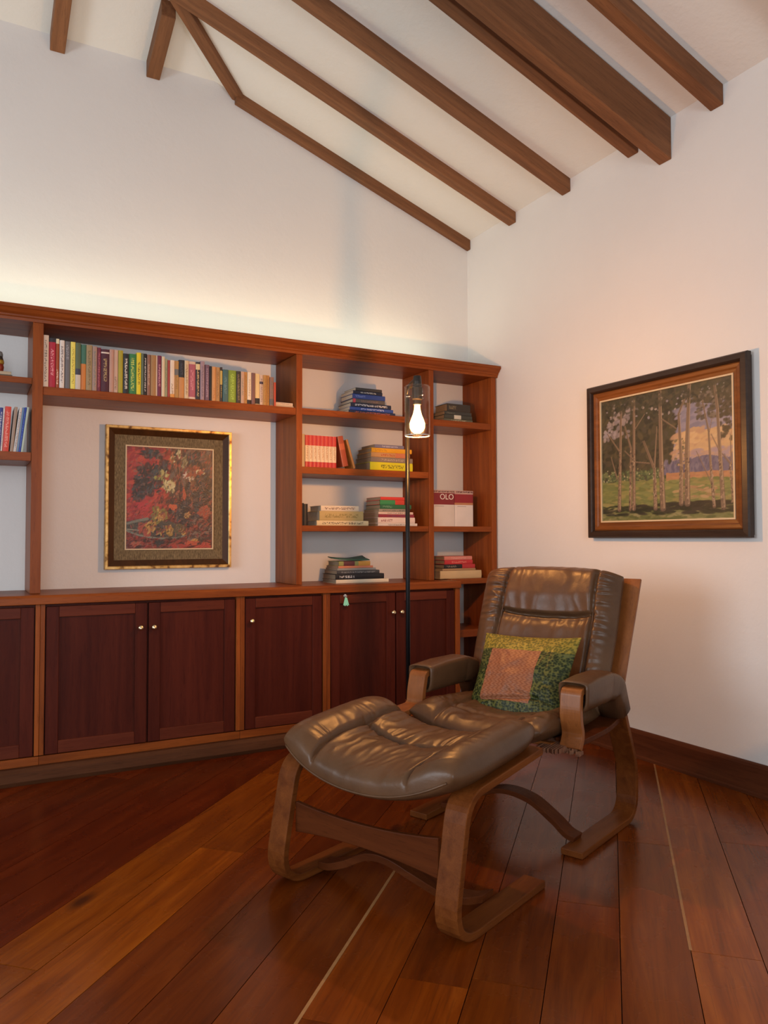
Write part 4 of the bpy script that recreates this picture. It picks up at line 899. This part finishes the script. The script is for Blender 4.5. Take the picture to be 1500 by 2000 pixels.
# ---- armchair
ch = thing('armchair', 'brown leather reclining armchair on a bent-wood frame beside the bookcase corner', 'armchair', CO, CA)
LT = [( -.375, -.290), (.285, .370)]
for k, (t0, t1) in enumerate(LT):
    f0 = .005 if k == 0 else -.03; ax_ = .070 if k == 0 else .028
    # floor runner + rear leg + underside of the arm
    leg = fillet([(f0, .013), (.530, .014, .10), (.532, .210, .22), (.395, .500, .14), (.350, .582, .07), (.27, .592, .05), (-.015+ax_, .592)], 9)
    strip(leg, t0, t1, TH).build('side_frame', M['bent_s'], ch, bevel=.003)
    # the arm's front piece, curving down to the seat
    if k == 0: fr_ = fillet([(-.016+ax_, .592), (-.048+ax_, .590, .03), (-.060+ax_, .500, .25), (-.036+ax_, .430, .2), (-.066+ax_, .386)], 8)
    else: fr_ = fillet([(-.016+ax_, .592), (-.048+ax_, .590, .03), (-.066+ax_, .520, .2), (-.070+ax_, .462, .055), (-.205, .452)], 8)
    fp = strip(fr_, t0+.002, t1-.002, TH).build('arm_front', M['bent_z'], ch, bevel=.003)
    # side rail under the seat
    rl = smooth_path([Vector((-.08 if k else .03, .400)), Vector((.15, .398)), Vector((.30, .402)), Vector((.43, .425))], 5)
    strip(rl, t0+.02 if k == 0 else t0-.03, t1+.03 if k == 0 else t1-.02, .022).build('seat_rail', M['bent_t'], ch, bevel=.003)
# splintered ends of the broken right arm front
mb = MB(); rs = random.Random(4)
for q in range(13):
    t0 = -.376+q*.0078; s0 = -.008+rs.uniform(-.012, .006); z0 = .374+rs.uniform(-.006, .006); L = rs.uniform(.012, .04)
    mb.add([(s0, t0, z0), (s0+L*1.5, t0, z0+.002), (s0+L*1.3, t0+.0075, z0+.004), (s0, t0+.0075, z0), (s0+.004, t0, z0+.016), (s0+L*1.5, t0, z0+.014), (s0+L*1.3, t0+.0075, z0+.014), (s0+.004, t0+.0075, z0+.018)],
           [(0, 3, 2, 1), (4, 5, 6, 7), (0, 1, 5, 4), (1, 2, 6, 5), (2, 3, 7, 6), (3, 0, 4, 7)])
mb.build('splintered_end', M['broken'], ch)['label'] = 'broken, splintered end of the right arm front'
mb = MB()
for q in range(9):
    s0 = -.070+rs.uniform(-.02, .02); t0 = -.318+q*.0098; mb.add([(s0, t0, .378), (.06, t0, .382), (.06, t0+.0095, .382), (s0+.01, t0+.0095, .378), (s0, t0, .394), (.06, t0, .400), (.06, t0+.0095, .400), (s0+.01, t0+.0095, .392)],
           [(0, 3, 2, 1), (4, 5, 6, 7), (0, 1, 5, 4), (1, 2, 6, 5), (2, 3, 7, 6), (3, 0, 4, 7)])
mb.build('seat_frame_end', M['broken'], ch)['label'] = 'jagged broken end of the seat frame'
# cross rails
box('cross_rail', M['bent_t'], ch, .10, .16, -.29, .285, .352, .374); box('cross_rail', M['bent_t'], ch, .43, .47, -.29, .285, .372, .402)
# arched floor bar between the runners
bar = smooth_path([(.284, .036), (.22, .050), (.12, .110), (0, .152), (-.12, .140), (-.22, .085), (-.27, .048), (-.310, .034)], 6)
mb = MB(); v = []
for i, q in enumerate(bar):
    d = (bar[min(i+1, len(bar)-1)]-bar[max(i-1, 0)]).normalized(); nr = Vector((-d.y, d.x))*.010; s0 = .07
    for (pt_, ss) in ((q+nr, s0), (q+nr, s0+.07), (q-nr, s0+.07), (q-nr, s0)): v.append((ss, pt_.x, pt_.y))
f = []
for i in range(len(bar)-1):
    for k in range(4): f.append((4*i+k, 4*i+(k+1) % 4, 4*i+4+(k+1) % 4, 4*i+4+k))
f += [(3, 2, 1, 0), tuple(range(len(v)-4, len(v)))]
mb.add(v, f).build('floor_bar', M['bent_t'], ch, bevel=.002)
# plywood shell: back and seat in one sheet
sh = smooth_path([Vector((-.02, .395)), Vector((.16, .378)), Vector((.33, .378)), Vector((.435, .43)), Vector((.475, .54)), Vector((.535, .71)), Vector((.590, .86)), Vector((.628, .972))], 7)
mb = MB(); v = []; n = len(sh)
for i, q in enumerate(sh):
    d = (sh[min(i+1, n-1)]-sh[max(i-1, 0)]).normalized(); nr = Vector((-d.y, d.x))*.007; a = i/(n-1)
    hw = .27 if q.y < .42 else .27+(q.y-.42)*1.1; hw = min(hw, .345+(q.y-.5)*.045)
    for j in range(9):
        tt = -hw+2*hw*j/8; v.append((q.x+nr.x, tt, q.y+nr.y))
    for j in range(9):
        tt = hw-2*hw*j/8; v.append((q.x-nr.x, tt, q.y-nr.y))
f = []
for i in range(n-1):
    for k in range(18): f.append((18*i+k, 18*i+(k+1) % 18, 18*i+18+(k+1) % 18, 18*i+18+k))
for base_ in (0, 18*(n-1)):
    for k in range(8): f.append((base_+k, base_+k+1, base_+16-k, base_+17-k))
shell = mb.add(v, f).build('back_shell', M['bent_z'], ch, bevel=.002)
# seat cushion
def spos(u, v):
    hw = .285 if v > -.2 else .285+.018*(-.2-v)/.8
    t = u*hw*(1-.04*v*v); s = .150+v*.305*(1-.05*u*u)
    z = .398+.062*u*u-.022*v - .030*max(0, -v-.55)**2*3
    return Vector((s, t, z)), Vector((-.05*v, -u*.15, 1)).normalized()
def sdisp(u, v):
    d = 0; su = .66
    for sg in (-1, 1): d -= .014*gauss(u*sg-su-.08*v, .03)
    ins = 1/(1+math.exp((abs(u)-su)*25)); d -= .010*gauss(v+.48+.1*u*u, .06)*ins
    d += .0045*wr(u, v, 5, 2.2, 21.) + .004*wr(u, v, 2.0, 7, 26.)*(1-ins); return d
pad('seat_cushion', M['leather'], ch, 110, 110, spos, lambda u, v: .052+.010*gauss(abs(u)-.85, .15), lambda u, v: .052, sdisp, 5, 5, 2.2)
# back cushion
bp = [Vector((.385, .430)), Vector((.425, .56)), Vector((.478, .70)), Vector((.525, .83)), Vector((.567, .94)), Vector((.596, 1.012))]
bl = smooth_path(bp, 12); NB = len(bl)-1
def bpos(u, v):
    k = (v*.5+.5)*NB; i = min(int(k), NB-1); a = k-i; q = bl[i].lerp(bl[i+1], a); d = (bl[min(i+1, NB)]-bl[max(i-1, 0)]).normalized()
    nr = Vector((-d.y, 0, d.x)).normalized()
    hw = .318+.012*min(1, (v+1)*1.1) - .006*max(0, v-.75)*4
    dz = -.030*abs(u)**3*max(0, v)**4                  # rounded shoulders
    return Vector((q.x+dz*.4, u*hw+.018, q.y+dz)), nr
def bdisp(u, v):
    su = .62-.07*v if u > 0 else .72; d = 0
    d -= .024*gauss(abs(u)-su, .026)
    ins = 1/(1+math.exp((abs(u)-su)*30)); sv = .09+.035*(u/su)**2
    d -= .030*gauss(v-sv, .022)*ins; q_ = max(0, min(1, (v-sv)/.30)); d += .020*q_*q_*(3-2*q_)*ins*(1-.6*max(0, v-.8)/.2)
    d -= .010*gauss(v-sv+.06, .06)*ins
    d += (.0085*wr(u, v, 1.2, 12, 31.)*math.exp(-abs(abs(u)-su-.10)*4.5))*(1-ins)*(.35+.65*gauss(v-.45, .6))
    d += .0042*wr(u, v, 6, 1.3, 36.)*ins*(math.exp(-abs(v-1)*3)+math.exp(-abs(v-sv+.08)*6)+.15)
    d += .0025*N3(u*4, v*4, 4); return d
pad('back_cushion', M['leather'], ch, 130, 190, bpos, lambda u, v: .058+.030*gauss(abs(u)-.82, .20)-.012*(1-abs(u))*(v < .10), lambda u, v: .030, bdisp, 5, 6, 2.3)
# seam piping of the head pillow panel
for sg in (-1, 1):
    pts = []
    for k in range(40):
        v = -.55+1.50*k/39; u = (.62-.07*v) if sg > 0 else -.72; P_, N_ = bpos(u, v); e_ = ((1-abs(u)**5)*(1-abs(v)**6))**(1/2.3)
        pts.append(P_+N_*((.058+.030*gauss(abs(u)-.82, .20)-.012*(1-abs(u))*(v < .10))*e_-.020))
    MB().tube(pts, .0035, 8).build('piping', M['leather'], ch, smooth=True)
# arm pads: leather sleeves wrapped over the arm strips
for k, (t0, t1) in enumerate(LT):
    path = fillet([(-.040+(.070 if k == 0 else .028), .596), (.27, .597, .10), (.360, .575, .07), (.415, .455)], 10)
    path = [path[0].lerp(path[1], a/12) for a in range(12)]+path[1:]
    n = len(path); seg = 26; mb = MB(); v = []; f = []; tc_ = (t0+t1)/2; out = -1 if k == 0 else 1
    for i, q in enumerate(path):
        d = (path[min(i+1, n-1)]-path[max(i-1, 0)]).normalized(); nr = Vector((-d.y, d.x)) if True else 0
        if nr.y < 0 and i < 5: nr = -nr
        a = i/(n-1)
        hw = (t1-t0)/2+.014; top = .030-.010*(1-min(1, a*6)); low = .085-.030*max(0, a-.55)/.45
        grow = 1+.03*math.sin(a*9+k)
        for j in range(seg):
            an = 2*math.pi*j/seg; cx = math.cos(an); sy = math.sin(an)
            X = abs(cx)**.55*(1 if cx > 0 else -1)*hw*grow; Yy = abs(sy)**.6*(1 if sy > 0 else -1)
            Yy = Yy*top+.006 if Yy > 0 else Yy*low
            if Yy < 0 and abs(X) < hw*.1: pass
            wv = .0022*wr(a*3, an*.8, 3.5, 1.5, 40+k)
            o2 = q+nr*(Yy*(1+wv*8)); v.append((o2.x, tc_+X*(1+wv*4), o2.y))
    for i in range(n-1):
        for j in range(seg): f.append((i*seg+j, i*seg+(j+1) % seg, (i+1)*seg+(j+1) % seg, (i+1)*seg+j))
    f.append(tuple(range((n-1)*seg, n*seg)))
    # inward turned front lip so the sleeve mouth shows thickness
    m0 = len(v)
    for j in range(seg):
        an = 2*math.pi*j/seg; p_ = Vector(v[j]); c_ = Vector((path[0].x, tc_, path[0].y)); v.append(tuple(c_+(p_-c_)*.86+Vector((.0, 0, 0))))
    for j in range(seg):
        an = 2*math.pi*j/seg; p_ = Vector(v[m0+j]); v.append((p_.x+.03, p_.y, p_.z))
    for j in range(seg):
        f.append((j, m0+j, m0+(j+1) % seg, (j+1) % seg)); f.append((m0+j, m0+seg+j, m0+seg+(j+1) % seg, m0+(j+1) % seg))
    f.append(tuple(range(m0+seg, m0+2*seg)))
    mb.add(v, f).build('arm_pad', M['leather'], ch, smooth=True)

# ---- embroidered pillow
def pillow_mat():
    t = NT('brocade'); uv = t.n('ShaderNodeUVMap'); sp = t.n('ShaderNodeSeparateXYZ'); t.l(uv.outputs[0], sp.inputs[0]); u, v = sp.outputs[0], sp.outputs[1]
    vo = t.n('ShaderNodeTexVoronoi', Scale=46.); t.l(uv.outputs[0], vo.inputs[0])
    n = t.n('ShaderNodeTexNoise', Scale=60., Detail=3.); t.l(uv.outputs[0], n.inputs[0])
    green = t.ramp(vo.outputs['Distance'], [(.25, (.014, .020, .007)), (.5, (.040, .052, .014)), (.75, (.12, .12, .03))])
    goldc = t.ramp(vo.outputs['Distance'], [(.2, (.10, .10, .02)), (.45, (.15, .12, .016)), (.7, (.30, .225, .035))])
    # woven centre: little zigzag cells
    zz = t.math('PINGPONG', t.math('MULTIPLY', v, 20.), .5)
    a = t.math('FRACT', t.math('ADD', t.math('MULTIPLY', u, 20.), t.math('MULTIPLY', zz, 1.6)))
    cell = t.math('MULTIPLY', t.math('GREATER_THAN', a, .42), t.math('GREATER_THAN', t.math('FRACT', t.math('MULTIPLY', v, 40.)), .12))
    cen = t.mix(cell, (.22, .062, .028), (.31, .112, .055))
    cen = t.mix(t.math('MULTIPLY', n.outputs[0], .3), cen, (.36, .20, .09))
    top = t.math('GREATER_THAN', t.math('SUBTRACT', v, t.math('MULTIPLY', t.math('SUBTRACT', n.outputs[0], .5), .02)), .80)
    c = t.mix(top, green, goldc)
    inu = t.math('MULTIPLY', t.math('GREATER_THAN', u, .15), t.math('LESS_THAN', u, .70)); inv = t.math('MULTIPLY', t.math('GREATER_THAN', v, .20), t.math('LESS_THAN', v, .80))
    c = t.mix(t.math('MULTIPLY', inu, inv), c, cen)
    t.l(c, t.b.inputs['Base Color']); t.b.inputs['Roughness'].default_value = .45; t.b.inputs['Specular IOR Level'].default_value = .25
    t.bump(vo.outputs['Distance'], .35, .003); return t.m
pw = thing('throw_pillow', 'green brocade throw pillow with a salmon woven centre on the armchair seat', 'pillow', CO, CA)
TL, TRr, BL, BR = Vector((.338, .222, .731)), Vector((.350, -.222, .743)), Vector((.132, .205, .398)), Vector((.150, -.215, .400))
def ppos(u, v):
    a, b = (1-u)/2, (v+1)/2                         # u=-1 is the chair's left (screen left)
    a = (u+1)/2
    pinch = .06
    uu = u*(1-pinch*(1-v*v)); vv = v*(1-pinch*(1-u*u)); a = (uu+1)/2; b = (vv+1)/2
    P = (BL*(1-a)+BR*a)*(1-b)+(TL*(1-a)+TRr*a)*b
    return P, Vector((-.88, 0, .42)).normalized()
def pdisp(u, v):
    d = .004*wr(u, v, 4, 2.5, 51.)*(1-.5*(u*u)); d -= .014*gauss(v+.52-.12*u, .035)*(u < .55); d -= .008*gauss(v+.35+.2*u, .03)*(u > .1)
    d += .006*N3(u*3, v*3, 55)+.004*wr(u, v, 1.5, 7, 57.)*(abs(u) > .6); return d
po = pad('pillow_cover', pillow_mat(), pw, 100, 100, ppos, lambda u, v: .060, lambda u, v: .045, pdisp, 2.2, 2.2, 1.6, uvs=True)

# ---------------------------------------------------------------- floor lamp
LB = Vector((-1.327, -1.500, 0))
lp = thing('floor_lamp', 'black floor lamp with a glowing bulb in a clear glass cylinder, before the bookcase', 'lamp', LB)
pol = Vector((.045, .165, 0))
MB().lathe([(0, 0), (.105, 0), (.108, .004), (.105, .012), (.03, .016), (.016, .022), (0, .022)], 48, c=pol).build('base', M['black'], lp, smooth=False)
Z0, Z1 = 1.608, 1.834        # glass bottom, glass top
MB().tube([pol+Vector((0, 0, .02)), pol+Vector((0, 0, 1.0)), pol+Vector((0, 0, Z1-.03))], .0105, 16).build('pole', M['black'], lp, smooth=True)
MB().tube(smooth_path([pol+Vector((0, 0, Z1-.035)), pol+Vector((0, 0, Z1+.0)), pol*.75+Vector((0, 0, Z1+.030)), Vector((0, 0, Z1+.036)), Vector((0.003, -.005, Z1+.034))], 6), .007, 12).build('arm', M['black'], lp, smooth=True)
MB().lathe([(0, Z1+.045), (.017, Z1+.045), (.020, Z1+.020), (.020, Z1-.005), (.024, Z1-.008), (.024, Z1-.06), (.019, Z1-.066), (.019, Z1-.085), (0, Z1-.085)], 28).build('socket', M['socket'], lp, smooth=False)
gl = NT('clear_glass'); nt = gl.t; out = nt.nodes['Material Output']; tr = gl.n('ShaderNodeBsdfTransparent'); tr.inputs[0].default_value = (.97, .96, .94, 1); gs = gl.n('ShaderNodeBsdfGlossy'); gs.inputs['Roughness'].default_value = .04
fr = gl.n('ShaderNodeLayerWeight', Blend=.5); mx = gl.n('ShaderNodeMixShader'); gl.l(gl.math('ADD', gl.math('MULTIPLY', gl.math('POWER', fr.outputs['Facing'], 4.), .55), .03), mx.inputs[0]); gl.l(tr.outputs[0], mx.inputs[1]); gl.l(gs.outputs[0], mx.inputs[2]); gl.l(mx.outputs[0], out.inputs[0])
RG = .058
MB().lathe([(RG, Z0), (RG, Z1-.004), (RG-.006, Z1), (.022, Z1), (.022, Z1-.003), (RG-.007, Z1-.003), (RG-.003, Z1-.007), (RG-.003, Z0)], 96, closed=True).build('glass_shade', gl.m, lp, smooth=False)
rim = plain('glass_rim', (.75, .72, .66), .1, coat=1.)
MB().lathe([(RG+.0005, Z0-.001), (RG+.0005, Z0+.0025), (RG-.0035, Z0+.0025), (RG-.0035, Z0-.001)], 96, closed=True).build('shade_rim', rim, lp, smooth=False)
for a in (0, 2.1, 4.2): MB().tube([(.022*math.cos(a+.5), .022*math.sin(a+.5), Z1-.045), ((RG-.004)*math.cos(a+.5), (RG-.004)*math.sin(a+.5), Z1-.049)], .0022, 8).build('shade_clip', M['chrome'], lp, smooth=True)
bm_ = NT('lit_bulb'); em = bm_.n('ShaderNodeEmission'); em.inputs[0].default_value = (1, .50, .16, 1); em.inputs[1].default_value = 7.
tr_ = bm_.n('ShaderNodeBsdfTransparent'); ad = bm_.n('ShaderNodeAddShader'); bm_.l(tr_.outputs[0], ad.inputs[0]); bm_.l(em.outputs[0], ad.inputs[1]); bm_.l(ad.outputs[0], bm_.t.nodes['Material Output'].inputs[0])
bulb = MB().lathe([(0, Z1-.086), (.013, Z1-.086), (.014, Z1-.105), (.020, Z1-.130), (.028, Z1-.150), (.035, Z1-.170), (.034, Z1-.190), (.026, Z1-.206), (.012, Z1-.216), (0, Z1-.218)], 32).build('bulb', bm_.m, lp, smooth=True); bulb['label'] = 'lit teardrop filament bulb'
fl_ = NT('hot_filament'); em = fl_.n('ShaderNodeEmission'); em.inputs[0].default_value = (1, .41, .10, 1); em.inputs[1].default_value = BULB; fl_.l(em.outputs[0], fl_.t.nodes['Material Output'].inputs[0])
MB().lathe([(0, Z1-.135), (.004, Z1-.138), (.008, Z1-.150), (.009, Z1-.168), (.008, Z1-.185), (.004, Z1-.193), (0, Z1-.195)], 16).build('filament', fl_.m, bulb, smooth=True)['label'] = 'glowing filament'
